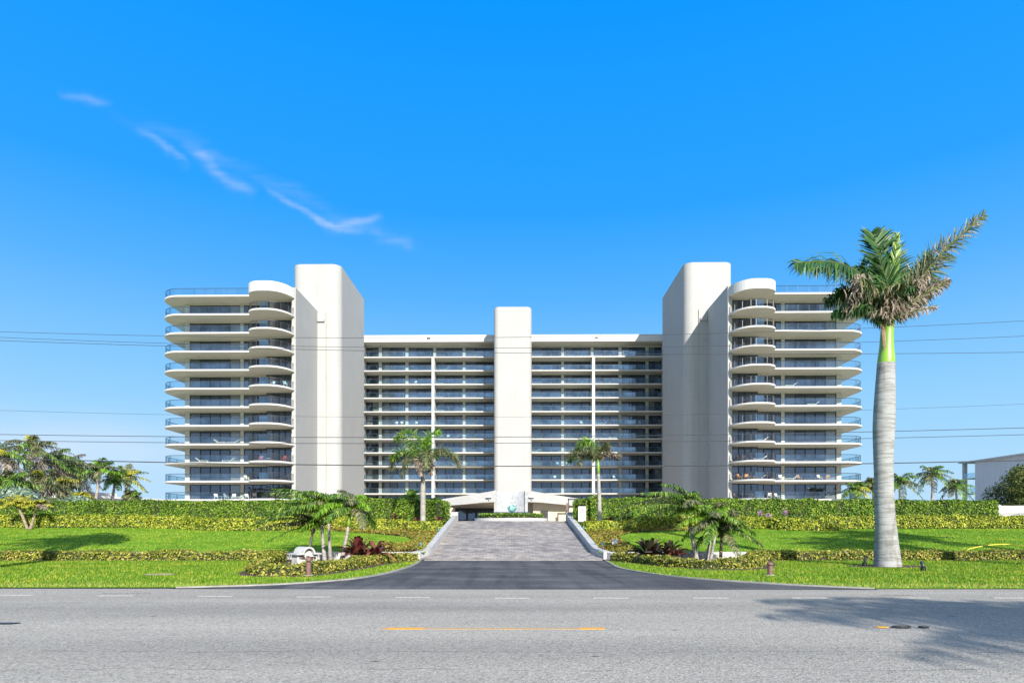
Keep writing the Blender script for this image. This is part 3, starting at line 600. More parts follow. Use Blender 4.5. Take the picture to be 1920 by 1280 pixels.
beds=[bedL,bedR,[(-70,25.2),(-9.2,25.2),(-9.2,26.4),(-70,26.4)],[(9.9,25.3),(70,25.3),(70,26.4),(9.9,26.4)],[(12.57+1.3*math.cos(a),21.45+.72*math.sin(a)) for a in np.linspace(0,2*math.pi,20,endpoint=False)]]
grass('grass',[(-32,13.9)]+[(x,y+.05) for x,y in el]+[(-3.6,26.3),(-32,26.3)],300,.05,.011,beds,False)
grass('grass',[(32,13.55)]+[(x,y+.05) for x,y in er]+[(3.65,26.3),(32,26.3)],300,.05,.011,beds,False)
grass('grass',[(-33,26.5),(-3.7,26.5),(-3.7,37),(-33,37)],170,.045,.016,[gcL])
grass('grass',[(33,26.5),(3.7,26.5),(3.7,37),(33,37)],170,.045,.016,[gcR])

# ------------------------------------------------------------------ kerb walls, retaining walls, pilasters
def kx(y): return .55*max(0,(27.8-y)/1.8)**2
def kerbwall(s):
    x0=3.44;x1=3.72
    b=MB(); V=[];F=[]; ys=[26.0,26.25,26.5,26.75,27,27.25,27.5,27.8]+list(np.arange(28,40.6,1.0))+[40.6]
    for y in ys:
        zt=ramp(y)+.30+.10*(y-26)/14; V+=[(s*(x0+kx(y)),y,-.05),(s*(x0+kx(y)),y,zt),(s*(x1+kx(y)),y,zt),(s*(x1+kx(y)),y,-.05)]
    for i in range(len(ys)-1):
        for k in range(3):
            f=(4*i+k,4*i+k+1,4*i+k+5,4*i+k+4); F.append(f if s<0 else f[::-1])
    F.append((0,1,2,3) if s>0 else (3,2,1,0)); b.add(V,F); return b
for s,nm in ((-1,'left'),(1,'right')):
    t=thing('driveway_wall',(s*3.58,26,0),'low white kerb wall climbing the %s side of the driveway'%nm,'wall')
    kerbwall(s).build('kerb',M['kerbwhite'],t)
    b=MB(); b.box(s*3.44-.01*s,s*3.95,40.45,40.9,1.6,2.28); b.box(s*3.41,s*3.98,40.42,40.93,2.282,2.33); b.build('end_pillar',M['kerbwhite'],t)
    t=thing('retaining_wall',(s*20,26.35,0),'low white retaining wall holding up the %s lawn'%nm,'wall')
    b=MB(); b.box(s*3.75,s*70,26.2,26.41,-.05,.335) ; b.build('wall_face',M['kerbwhite'],t)
    b=MB(); b.box(s*4.0,s*4.7,25.96,26.19,-.05,.318); b.build('wall_return',M['kerbwhite'],t)

# ------------------------------------------------------------------ THE BUILDING
BO=Vector((0,115,1.745)); TH=-.012
bld=thing('apartment_building',BO,'white eleven-storey U-shaped apartment block with curved balconies and three blank towers','apartment building',rz=TH)
def bpart(name,b,mats,parent=bld,label=None,smooth=False):
    o=b.build(name,mats,parent,smooth=smooth,origin=BO if parent is bld else BO)
    o.location=(0,0,0)
    if label: o['label']=label
    return o
def build_b(self,name,mats,par): pass
LV=lambda k:5.84+2.894*k
def mir(poly,s): return [(x*s,y) for x,y in poly]
def arc(cx,cy,rx,ry,a0,a1,n=10): return [(cx+rx*math.cos(R(a0+(a1-a0)*i/n)),cy+ry*math.sin(R(a0+(a1-a0)*i/n))) for i in range(n+1)]
F0=99.3
# bulge outline from wall front edge round to the main slab front, then main slab round the outer end
def outline(inset=0.0):
    i=inset
    bul=arc(37.1,F0+1.9,3.1-i,4.3-i,180,270,12)+arc(38.3,F0,2.4-i,2.4-i,270,360,8)
    main=[(41.0,F0+i)]+arc(52.0,F0+3.4,3.5-i,3.4-i,270,360,10)
    side=[(55.5-i,F0+13)]
    return bul,main,side
bul,main,side=outline()
slabpoly=[(34.0,F0+4.5)]+bul+main+side+[(51,F0+13),(51,F0+4.5)]
cappoly=[(34.0,F0+4.5)]+bul+[(40.7,F0+4.5)]
def poly_rr(x0,x1,y0,y1,r,n=8):
    return arc(x0+r,y0+r,r,r,180,270,n)+arc(x1-r,y0+r,r,r,270,360,n)+[(x1,y1),(x0,y1)]
def bars_along(b,pts,z,r,mi=0):
    b.tube([(x,y,z) for x,y in pts],r,5,mi)
def window(name,x0,x1,y,z0,z1,npane,parent=bld,split=False):
    """frame mesh with its panes as a child"""
    f=MB(); t=.10; lo,hi=min(x0,x1),max(x0,x1)
    f.box(lo,hi,y-.03,y+.04,z1-.09,z1); f.box(lo,hi,y-.03,y+.04,z0,z0+.06); f.box(lo,lo+.07,y-.031,y+.04,z0+.06,z1-.09); f.box(hi-.07,hi,y-.031,y+.04,z0+.06,z1-.09)
    p=MB(); w_=(hi-lo-.14)/npane
    for k in range(npane):
        xa=lo+.07+k*w_; 
        if k: f.box(xa-.09,xa+.09,y-.032,y+.041,z0+.06,z1-.09)
        a=xa+(.09 if k else 0); c=xa+w_-(.09 if k<npane-1 else 0); tl=rnd.uniform(-.004,.004)
        p.add([(a,y+tl,z0+.06),(c,y-tl,z0+.06),(c,y-tl,z1-.09),(a,y+tl,z1-.09)],[(0,1,2,3)])
    fo=f.build(name,M['mullion'],parent,origin=BO); fo.location=(0,0,0)
    po=p.build('pane',M['win'],fo,origin=BO); po.location=(0,0,0)
    return f,p
# core masses
for s,nm in ((-1,'left'),(1,'right')):
    b=MB(); b.box(s*34.55,s*39.0,F0+2.35,F0+14,1.7,37.4); b.box(s*39.0,s*52.6,F0+3.9,F0+18,1.7,37.4); 
    bpart('wing_body',b,M['pier'])
    b=MB(); b.box(s*33.9,s*34.5,F0+1.1,111.45,1.7,39.18); b.box(s*34.5,s*40.2,F0+4.5,112.5,37.7,39.1); bpart('wing_wall',b,M['wall'])
    b=MB(); b.prism(mir(poly_rr(30.0,38.4,111.4,128.7,1.55,14),s),1.7,47.4); bpart('tower',b,M['wall'])
    b=MB(); b.box(s*31.9,s*39,128.7,140,1.7,42); bpart('connecting_wall',b,M['wall'])
    b=MB(); b.box(s*32.45,s*33.9,111.22,111.41,1.7,38.9); b.box(s*32.4,s*32.46,111.19,111.41,1.7,39.2); b.box(s*32.62,s*33.8,110.9,111.23,37.25,37.7); bpart('service_shaft',b,M['wall'])
    # cap over the bulge
    b=MB(); b.prism(mir(cappoly,s),37.45,38.95,0,0,1); bpart('roof_cap',b,[M['fascia'],M['soffit']])
    # piers in front of the glazing plane
    b=MB()
    for xa,xb in ((43.2,43.74),(52.0,52.75)):
        b.box(s*xa,s*xb,F0+3.55,F0+3.9,1.7,37.4)
    b.box(s*34.5,s*34.85,F0+1.93,F0+2.34,1.7,37.4); bpart('pier',b,M['pier'])
    # end wall behind the rounded end of the balconies
    b=MB(); b.box(s*52.0,s*52.72,F0+3.92,F0+18,1.7,37.4); bpart('end_wall',b,M['pier'])
    for k in range(12):
        z=LV(k)
        b=MB(); 
        if k<11: b.prism(mir(slabpoly,s),z-.24,z,0,0,1)
        else: b.prism(mir([(40.7,F0+4.5),(40.7,F0)]+main+side+[(51,F0+13),(51,F0+4.5)],s),z-.24,z,0,0,1)
        # beam between slab and window head
        if k>0:
            b.box(s*34.86,s*38.99,F0+2.1,F0+2.34,z-.36,z-.243,1); b.box(s*39.0,s*43.19,F0+3.6,F0+3.89,z-.36,z-.243,1); b.box(s*43.75,s*51.99,F0+3.6,F0+3.89,z-.36,z-.243,1)
        sl=b.build('balcony_slab',[M['fascia'],M['soffit']],bld,origin=BO); sl.location=(0,0,0)
        bi,mi_,si=outline(.16)
        zr=z+1.08
        me=MB(); gl=MB()
        # outer rounded end + main front
        mpts=[(41.0,F0+.16)]+mi_[1:]+[(55.34,F0+11.5)]
        mp=mir(mpts,s); bars_along(me,mp,zr,.04); bars_along(me,mp[len(mi_)-2:],z+.62,.014)
        for (x,y) in (mp[4],mp[7],mp[9],mp[-2],((s*55.34),F0+6),((s*55.34),F0+9),(s*55.34,F0+11.4)): me.box(x-.035,x+.035,y-.035,y+.035,z,zr)
        def ribbon(mb,pts):
            V=[];F=[]
            for q in pts: V+=[(q[0],q[1],z+.05),(q[0],q[1],zr-.03)]
            for i in range(len(pts)-1): F.append((2*i,2*i+2,2*i+3,2*i+1))
            mb.add(V,F)
        ribbon(gl,[(s*x,F0+.16) for x in np.arange(41.05,51.3,1.0)]+list(mp[1:-1])+[(s*55.34,y) for y in np.arange(F0+3.6,F0+11.4,1.3)])
        for x in np.arange(42.7,51.2,1.7): me.box(s*x-.012,s*x+.012,F0+.14,F0+.158,z+.05,zr)
        if k<11:
            bp=mir(bi,s); bars_along(me,bp,zr,.04)
            nb=len(bi); left=bp[1:12]; right=bp[14:]
            for zz in (.18,.36,.54,.72,.90):
                bars_along(me,left,z+zz,.022); bars_along(me,right,z+zz,.022)
            for q in (bp[1],bp[4],bp[7],bp[10],bp[12],bp[14],bp[17],bp[20]): me.box(q[0]-.035,q[0]+.035,q[1]-.035,q[1]+.035,z,zr)
            gb=MB(); gb.box(s*36.9,s*38.3,F0-2.25,F0-2.238,z+.05,zr-.03); o=gb.build('glass_panel',M['rail'],sl,origin=BO); o.location=(0,0,0)
        ro=me.build('handrail',M['darkmetal'],sl,origin=BO); ro.location=(0,0,0)
        go=gl.build('glass_panel',M['rail'],sl,origin=BO); go.location=(0,0,0)
        if k<11:
            zt=LV(k+1)-.36
            window('sliding_door',s*34.9,s*38.95,F0+2.2,z,zt,4)
            window('sliding_door',s*39.05,s*43.15,F0+3.72,z,zt,3)
            window('sliding_door',s*43.8,s*51.95,F0+3.72,z,zt,5)
# centre block
b=MB(); b.box(-39,39,138.85,150,1.7,40.8); bpart('centre_body',b,M['pier'])
b=MB(); b.box(-31.9,31.9,135.35,150,40.76,42.2,0); bpart('roof_fascia',b,[M['fascia']])
b=MB(); b.box(-31.88,31.88,135.5,138.85,40.70,40.757,0); bpart('roof_soffit',b,[M['soffit']])
b=MB(); cp=arc(-2.66,128.1,1.1,1.1,180,270,10)+arc(2.66,128.1,1.1,1.1,270,360,10)+[(3.76,138),(-3.76,138)]; b.prism(cp,1.7,45.0)
cp2=[((x)*.97,128.1+(y-128.1)*.97 if y<128.1 else y-.3) for x,y in cp]; b.prism(cp2,45.0,45.22); bpart('tower',b,M['wall'],label='narrow middle tower')
bays=[(29.15,31.85,2),(23.35,28.5,3),(17.3,22.7,3),(10.95,16.7,3),(4.0,10.35,3)]
narrow_f=MB(); narrow_p=MB()
for s in (-1,1):
    b=MB()
    for xa,xb in ((28.5,29.15),(22.7,23.35),(10.35,10.95),(16.7,17.3)): b.box(s*xa,s*xb,138.25,138.84,1.7,40.7)
    bpart('pier',b,M['pier'])
    b=MB(); b.box(s*16.72,s*17.28,135.42,138.24,1.7,LV(11)-.215); bpart('fin_wall',b,M['fascia'])
    for k in range(12):
        z=LV(k); b=MB()
        for (xa,xb) in (((3.9,31.88),) if k==11 else ((3.9,16.715),(17.285,31.88))):
            b.add([(s*xa,135.5,z-.21),(s*xb,135.5,z-.21),(s*xb,138.84,z-.21),(s*xa,138.84,z-.21),(s*xa,135.5,z),(s*xb,135.5,z),(s*xb,138.84,z),(s*xa,138.84,z)],[(4,5,6,7),(0,1,5,4)] if s>0 else [(7,6,5,4),(4,5,1,0)],0)
            b.add([(s*xa,135.5,z-.21),(s*xb,135.5,z-.21),(s*xb,138.84,z-.21),(s*xa,138.84,z-.21)],[(3,2,1,0)],1)
        sl=b.build('balcony_slab',[M['fascia'],M['soffit']],bld,origin=BO); sl.location=(0,0,0)
        me=MB(); gl=MB(); zr=z+1.08
        me.box(s*3.9,s*31.85,135.58,135.63,zr-.03,zr)
        for x in np.arange(4.2,31.6,1.9): me.box(s*x-.02,s*x+.02,135.59,135.62,z,zr-.03)
        me.box(s*3.9,s*31.85,135.585,135.615,z+.1,z+.115)
        gl.box(s*3.92,s*31.84,135.60,135.61,z+.13,zr-.04)
        for x in (11.0,16.5,23.3,28.2): me.box(s*x-.03,s*x+.03,135.585,135.598,z,zr-.03)
        o=me.build('handrail',M['railmetal'],sl,origin=BO); o.location=(0,0,0)
        o=gl.build('glass_panel',M['rail'],sl,origin=BO); o.location=(0,0,0)
        zt=(LV(k+1)-.36) if k<11 else 40.45
        for i,(xa,xb,npn) in enumerate(bays):
            if i==0:
                t=MB()
                lo,hi=min(s*xa,s*xb),max(s*xa,s*xb); y=138.6
                narrow_f.box(lo,hi,y-.03,y+.04,zt-.09,zt); narrow_f.box(lo,hi,y-.03,y+.04,z,z+.06)
                for q in (lo,(lo+hi)/2-.05,hi-.08): narrow_f.box(q,q+.08,y-.031,y+.04,z+.06,zt-.09)
                for a,c in ((lo+.08,(lo+hi)/2-.05),((lo+hi)/2+.03,hi-.08)): narrow_p.add([(a,y,z+.06),(c,y,z+.06),(c,y,zt-.09),(a,y,zt-.09)],[(0,1,2,3)])
            else: window('window',s*xa,s*xb,138.6,z,zt,npn)
        hb=MB()
        if k<11: hb.box(s*3.9,s*31.88,138.4,138.83,zt+.004,LV(k+1)-.214)
        else: hb.box(s*3.9,s*31.88,138.4,138.83,zt+.004,40.69)
        o=hb.build('lintel',M['soffit'],sl,origin=BO); o.location=(0,0,0)
o=narrow_f.build('window',M['mullion'],bld,origin=BO); o.location=(0,0,0); o['kind']='stuff'
o2=narrow_p.build('pane',M['win'],o,origin=BO); o2.location=(0,0,0)
b=MB()
for x in (-17.9,17.6):
    b.box(x-.35,x-.08,135.2,135.34,41.35,41.6); b.box(x+.08,x+.35,135.2,135.34,41.35,41.6); b.box(x-.05,x+.05,135.26,135.345,41.4,41.75)
bpart('roof_floodlight',b,M['black'])

# ------------------------------------------------------------------ entrance canopy, feature wall, planter
cn=thing('entrance_canopy',(0,74,1.745),'grey-white winged entrance canopy spreading from the middle tower','canopy')
for s in (-1,1):
    b=MB(); z=lambda px,py,Y:P(px,py,Y)
    xin=s*1.8; xo=s*8.3; Y=72
    zt_i=1.3+71*Y/1200; zb_i=1.3+49.5*Y/1200; zt_m=1.3+62*Y/1200; zt_o=1.3+54.5*Y/1200; zb_o=1.3+42*Y/1200; zmid=1.3+45*Y/1200
    pts=[(xin,zb_i),(s*3.2,zb_i-.05),(s*5.6,zmid),(xo,zb_o-.1 if s>0 else zb_o),(xo,zt_o),(s*5.2,zt_m),(xin,zt_i)]
    V=[(x,Y+.012*abs(x)*abs(x),zz) for x,zz in pts]+[(x,Y+.45+.012*x*x,zz) for x,zz in pts]; n=len(pts)
    F=[tuple(range(n)),tuple(range(n,2*n))[::-1]]+[(i,i+n,(i+1)%n+n,(i+1)%n) for i in range(n)]
    if s<0: F=[f[::-1] for f in F]
    b.add(V,F); b.build('wing_fascia',M['canopy'],cn)
    b=MB(); b.add([(xin,Y+.46,zb_i+.02),(xo,Y+1.3,zmid-.05),(xo,92,zmid+.2),(xin,92,zb_i+.4),(xin,Y+.46,zb_i+.3),(xo,Y+1.3,zmid+.2),(xo,92,zmid+.5),(xin,92,zb_i+.8)],[(3,2,1,0),(4,5,6,7),(1,2,6,5),(0,1,5,4)] if s>0 else [(0,1,2,3),(7,6,5,4),(5,6,2,1),(4,5,1,0)]); b.build('soffit',M['tan'],cn)
lob=thing('entrance_lobby',(0,92,1.745),'beige ground-floor lobby with dark glass doors under the canopy','lobby')
b=MB(); b.box(-10,10,92.2,110,1.7,5.4); b.build('wall',M['beige'],lob)
b=MB(); b.box(2.45,6.25,73.9,74.3,1.7,4.3); b.build('side_wall',M['beige'],lob)
f=MB(); f.box(-8.2,-2.4,92.05,92.19,1.7,4.2); f.build('door_surround',M['mullion'],lob)
p=MB()
for x in (-7.6,-6.3,-5.0,-3.9): p.add([(x,92.03,1.8),(x+1.0,92.03,1.8),(x+1.0,92.03,3.9),(x,92.03,3.9)],[(0,1,2,3)])
p.build('glass_door',M['win'],lob)
b=MB(); b.box(3.05,4.0,91.9,92.19,1.7,3.7);b.build('side_door',M['mullion'],lob)
b=MB(); b.box(3.3,4.15,73.8,73.89,1.7,3.3); b.build('service_door',M['mullion'],lob)
fw=thing('feature_wall',(0,66,1.745),'curved pale mosaic water wall standing below the middle tower','feature wall')
b=MB(); V=[];F=[]; n=14; Yf=66
for i in range(n+1):
    t=-1+2*i/n; x=-.15+1.48*t; y=Yf+.55*(1-t*t); zt=5.16-.12*(1-t*t)
    V+=[(x,y,1.7),(x,y,zt),(x,y+.3,zt),(x,y+.3,1.7)]
for i in range(n):
    for k in range(3): F.append((4*i+k,4*i+k+4,4*i+k+5,4*i+k+1))
b.add(V,F); b.build('mosaic_panel',M['mosaic'],fw,smooth=False)
b=MB(); b.box(1.34,1.62,65.8,66.6,1.7,5.2); b.box(-1.84,-1.65,65.8,66.6,1.7,5.2); b.build('side_pier',M['wall'],fw)
b=MB(); b.box(-1.9,1.75,64.6,65.75,1.75,2.95); b.build('basin',M['navy'],fw)
orb=thing('glass_orb',(0,64.9,2.95),'green blown glass bowl resting on the dark basin of the water wall','glass ornament')
b=MB(); b.lathe([(.12,0),(.30,.05),(.45,.2),(.5,.38),(.46,.52),(.33,.66),(.15,.72),(.08,.73)],(0,64.9,2.95),20); b.build('bowl',M['orb'],orb,smooth=True)
pl=thing('planter',(0,61,1.745),'long low white curved planter with a clipped green top, at the head of the driveway','planter')
b=MB(); b.prism(arc(-.1,64.2,3.65,3.4,180,360,24),1.7,2.30); b.build('planter_wall',M['kerbwhite'],pl)
b=MB(); n=5000; a=npr.uniform(math.pi,2*math.pi,n); r=np.sqrt(npr.random(n)); C=np.stack([-.1+3.25*r*np.cos(a),64.2+3.1*r*np.sin(a),2.3+.45*npr.random(n)**.5],1); b.leaves(C,np.tile([0,-.6,.8],(n,1)),.09,1,.5,.7)
b.prism(arc(-.1,64.2,3.1,2.9,180,360,16),2.303,2.6,0); b.build('foliage',[M['core'],M['lf_dark']],pl)
for px,sgn in ((917,-1),(997,1)):
    X=P(px,933,71.9); t=thing('security_camera',X,'small white camera on the %s wing of the canopy'%('left' if sgn<0 else 'right'),'camera')
    b=MB(); b.box(X.x-.04,X.x+.04,X.y-.02,X.y+.1,X.z-.25,X.z+.25); b.build('bracket',M['alu'],t)
    b=MB(); b.box(X.x-.28,X.x+.28,X.y-.2,X.y-.03,X.z+.05,X.z+.2); b.build('camera_body',M['white'],t)
t=thing('gate_post',(6.2,71,1.745),'dark post frame with brown lantern right of the entrance canopy','gate post')
b=MB(); b.box(6.2,6.32,70.9,71.0,1.7,4.55); b.box(6.2,8.0,70.9,71.0,4.45,4.6); b.build('frame',M['darkmetal'],t)
b=MB(); b.box(6.0,6.18,70.85,71.0,3.3,4.1); b.build('lantern',M['rust'],t)

# ------------------------------------------------------------------ palms
def frond(b,p0,path,ll,lw,nl,mi,hang=.35,sweep=.5,side=None,rr=.03,mir_=4,jit=.15,taper=.9,wild=0.,curl=.35):
    """path: list of points of the rachis, first = crown"""
    pts=catm([tuple(p) for p in path],5); m=len(pts)
    b.tube([Vector(p) for p in pts],[rr*(1-.8*i/m) for i in range(m)],4,mir_,False)
    A=np.array(pts); 
    for k in range(nl):
        t=.10+.90*(k+rnd.random()*.6)/nl; f=t*(m-1); i=min(int(f),m-2); fr=f-i
        q=Vector(A[i]*(1-fr)+A[i+1]*fr); tg=Vector(A[i+1]-A[i]).normalized()
        sd_=side if side is not None else Vector((0,0,1)).cross(tg)
        if sd_.length<.1: sd_=Vector((1,0,0))
        sd_=sd_.normalized(); up=tg.cross(sd_); 
        if up.z<0: up=-up
        L=ll*(math.sin(math.pi*min(1,(t*.86+.14)))**.5*taper+.12)*rnd.uniform(1-jit,1+jit)
        for sgn in (-1,1):
            d=(tg*sweep+sd_*sgn*(1-.25*t)+up*rnd.uniform(-.05,.4)+Vector((0,0,-hang))+Vector((rnd.gauss(0,1),rnd.gauss(0,1),rnd.gauss(0,1)))*wild).normalized()
            wdir=d.cross(up+Vector((rnd.gauss(0,.4),rnd.gauss(0,.4),rnd.gauss(0,.4)))); 
            if wdir.length<.05: wdir=tg
            wdir=wdir.normalized()*lw*rnd.uniform(.7,1.2)
            p1=q+d*L*.5; p2=q+(d+Vector((0,0,-curl-hang*.3))).normalized()*L*.98 if True else q
            b.add([q-wdir*.4,q+wdir*.4,p1+wdir*.5,p1-wdir*.5,p1*.45+p2*.55+wdir*.3+Vector((0,0,.03*L)),p1*.45+p2*.55-wdir*.3+Vector((0,0,.03*L)),p2],[(0,1,2,3),(3,2,4,5),(5,4,6)],mi)
PM=lambda :[M['pf_green'],M['pf_bright'],M['pf_olive'],M['pf_dry'],M['rib'],M['pf_yellow'],M['pf_deep']]
def crown(b,c,n,L,ll,lw,nl,wind=(0,0),mats=(0,),up=.75,droop=.55,low=-.25,hang=.35,wild=0.,rr=.03,shag=0):
    ph=rnd.random()*6
    for i in range(n):
        a=ph+i*2.399; e=up-(up-low)*(i/n)**.9+rnd.gauss(0,.08); Lr=L*rnd.uniform(.82,1.1)
        d=Vector((math.cos(a)*math.cos(e),math.sin(a)*math.cos(e),math.sin(e)))
        wv=Vector((wind[0],wind[1],0)); path=[]
        for t in (0,.25,.5,.75,1.0): path.append(c+d*Lr*t+wv*Lr*t*t+Vector((0,0,-droop*Lr*t*t*(1.1-.35*math.sin(e)))))
        # keep the arc length reasonable
        mi=mats[int(rnd.random()*len(mats))]
        if shag and i>n*.72: mi=3
        frond(b,c,path,ll,lw,nl,mi,hang,.5,rr=rr,wild=wild)
def royal_crown_generic(b,c,sz=1):
    crown(b,c,20,2.7*sz,1.0,.075,40,wind=(-.45,0),mats=(0,0,6,2),up=.9,droop=.45,low=.05)
def trunk_prof(b,pts,rads,n=14,mi=0): b.tube(pts,rads,n,mi)

# the tall royal palm
RY=21.4
def q(px,py,dy=0): 
    p=P(px,py,RY+dy); return p
rp_=thing('royal_palm',(12.57,RY,0),'tall royal palm with fat grey trunk, green crownshaft and wind-torn crown, right of the driveway','palm tree')
b=MB(); prof=[(1664,1066,25),(1664,1056,23.5),(1663,1040,22),(1662,1015,20),(1661,990,18.3),(1659,960,17.2),(1657.5,930,16.6),(1657,890,16.3),(1656.5,850,17),(1657,810,18.3),(1658,780,18.6),(1659,750,17.8),(1660,720,16.6),(1661,695,15.6),(1661.5,681,15.2)]
cs=catm([(q(x,y).x,RY,q(x,y).z,r*RY/FPX) for x,y,r in prof],4); b.tube([p[:3] for p in cs],[p[3] for p in cs],28); b.build('trunk',M['royal'],rp_,smooth=True)
b=MB(); prof=[(1661.5,682,14.8),(1662,672,14.6),(1662.5,655,12.8),(1663,635,11.6),(1664,615,11.2),(1665,602,11.5),(1667,592,9)]
cs=catm([(q(x,y).x,RY,q(x,y).z,r*RY/FPX) for x,y,r in prof],4); b.tube([p[:3] for p in cs],[p[3] for p in cs],24); b.build('crownshaft',M['shaft'],rp_,smooth=True)
b=MB()
for i in range(5):
    a=q(1652-i*.8+i*2,604+i,-.22); b.tube([a,q(1655+i,622+i*6,-.22),q(1655+i*.6,640+i*5,-.21)],[.035,.045,.01],5)
b.tube([q(1650,600,-.1),q(1662,603,-.24),q(1677,612,-.15)],[.03,.045,.03],6); b.build('old_sheath',M['shaftb'],rp_)
def rf(path,ll,lw,nl,mi,label=None,**k):
    b=MB(); frond(b,None,[q(*p) for p in path],ll,lw,nl,mi,**k); o=b.build('frond',PM(),rp_)
    if label: o['label']=label
X_=Vector((1,0,0)); Y_=Vector((0,1,0)); Z_=Vector((0,0,1))
rf([(1672,598,0),(1700,555,-.1),(1735,510,-.2),(1778,462,-.3),(1845,403,-.3)],.74,.036,130,2,'long torn frond reaching up to the right',side=Vector((.7,0,-.8)),hang=.15,sweep=1.0,wild=.28,rr=.09,curl=.1)
rf([(1672,598,-.2),(1702,553,-.3),(1737,508,-.4),(1780,460,-.5),(1838,410,-.5)],.38,.024,70,3,side=Vector((.6,.4,-.7)),hang=.35,sweep=.6,wild=.4,rr=.04,curl=.5)
rf([(1674,599,-.1),(1705,570,-.2),(1745,545,-.3),(1780,526,-.3)],0.39,0.037,92,3,side=Vector((.5,0,-.8)),hang=.3,sweep=.9,wild=.35,rr=.08)
rf([(1674,599,-.1),(1700,568,0),(1740,540,.1),(1766,530,.1)],0.52,0.043,57,2,side=Vector((.5,.4,-.7)),hang=.25,sweep=.8,wild=.3,rr=.03)
rf([(1675,597,-.2),(1700,588,-.3),(1730,580,-.4),(1757,575,-.4)],0.28,0.031,57,3,side=Vector((.3,.2,1)),hang=.3,sweep=.7,wild=.35,rr=.035)
rf([(1668,596,0),(1672,550,0),(1677,500,0),(1682,440,.1)],0.46,0.062,52,0,'bright upright spear frond',side=X_,hang=-.1,sweep=1.6,wild=.08,rr=.04,curl=-.1)
rf([(1668,596,-.1),(1670,555,-.3),(1660,520,-.5),(1648,488,-.7)],0.63,0.062,57,6,side=X_,hang=-.05,sweep=1.0,wild=.12,rr=.03,curl=.0)
rf([(1666,597,0),(1664,540,.1),(1650,480,.2),(1634,436,.3)],.92,.062,80,6,'dark fan-like frond at the top',side=X_,hang=.0,sweep=.62,wild=.1,rr=.035,curl=.1)
rf([(1666,597,.1),(1672,545,.2),(1668,490,.3),(1655,440,.4)],.8,.06,60,6,side=X_,hang=.0,sweep=.7,wild=.1,rr=.03,curl=.1)
rf([(1664,598,0),(1640,540,-.2),(1590,500,-.4),(1540,490,-.5),(1490,494,-.5)],0.98,0.056,101,6,'long drooping frond reaching left',side=Vector((.1,.6,.7)),hang=.55,sweep=.45,wild=.12,rr=.05)
rf([(1664,598,0),(1638,545,.2),(1592,508,.3),(1545,500,.4),(1500,506,.5)],0.71,0.056,80,1,side=Vector((.1,.7,.55)),hang=.3,sweep=.5,wild=.12,rr=.03)
rf([(1664,599,0),(1640,562,.1),(1605,545,.2),(1575,548,.3),(1548,566,.3)],0.71,0.056,92,6,side=Vector((.2,.6,-.5)),hang=.6,sweep=.4,wild=.18,rr=.04)
rf([(1664,600,-.1),(1642,575,-.3),(1610,565,-.5),(1580,575,-.6),(1560,588,-.6)],0.57,0.050,92,6,side=Vector((.2,.7,-.3)),hang=.7,sweep=.4,wild=.2,rr=.04)
rf([(1664,598,-.1),(1650,560,-.6),(1632,530,-1.0),(1615,520,-1.4)],0.67,0.046,92,2,side=Vector((.8,.3,0)),hang=.8,sweep=.2,wild=.22,rr=.04)
rf([(1666,598,-.1),(1665,560,-.6),(1672,538,-1.1),(1690,530,-1.5)],0.57,0.046,80,2,side=Vector((.8,.3,.2)),hang=.7,sweep=.2,wild=.25,rr=.04)
rf([(1667,598,.2),(1690,550,.8),(1702,520,1.3),(1705,510,1.9)],0.80,0.054,69,6,side=X_,hang=.3,sweep=.6,wild=.1,rr=.04)
rf([(1667,598,.2),(1650,550,.8),(1625,515,1.4),(1600,500,2.0)],0.92,0.054,69,6,side=Vector((.6,.3,.4)),hang=.4,sweep=.6,wild=.1,rr=.04)
rf([(1667,598,.2),(1640,580,.9),(1600,575,1.5),(1575,590,2.0)],0.57,0.050,69,6,side=Vector((.5,.6,0)),hang=.5,sweep=.5,wild=.15,rr=.04)
rf([(1668,597,.3),(1700,560,.5),(1725,520,.6),(1742,480,.6)],.75,.05,70,6,side=Vector((.7,0,-.7)),hang=.2,sweep=.8,wild=.2,rr=.03)
rf([(1668,597,.3),(1652,555,.3),(1632,520,.4),(1612,500,.4)],.85,.05,70,6,side=Vector((.5,.2,.6)),hang=.4,sweep=.5,wild=.15,rr=.03)
rf([(1668,597,.3),(1690,575,.5),(1715,560,.6),(1735,556,.6)],.55,.045,60,2,side=Vector((.5,.2,-.6)),hang=.5,sweep=.5,wild=.25,rr=.03)
rf([(1666,598,-.2),(1648,578,-.5),(1625,572,-.8),(1600,582,-.9)],.6,.04,80,6,side=Vector((.5,.5,-.2)),hang=.6,sweep=.4,wild=.2,rr=.03)
rf([(1668,598,-.1),(1676,565,-.5),(1690,545,-.9),(1712,540,-1.1)],.55,.04,80,6,side=Vector((.7,.4,0)),hang=.45,sweep=.4,wild=.25,rr=.03)
rf([(1667,598,0),(1660,565,-.3),(1652,535,-.5),(1640,515,-.6)],.6,.045,70,6,side=Vector((1,.2,0)),hang=.4,sweep=.5,wild=.15,rr=.03)
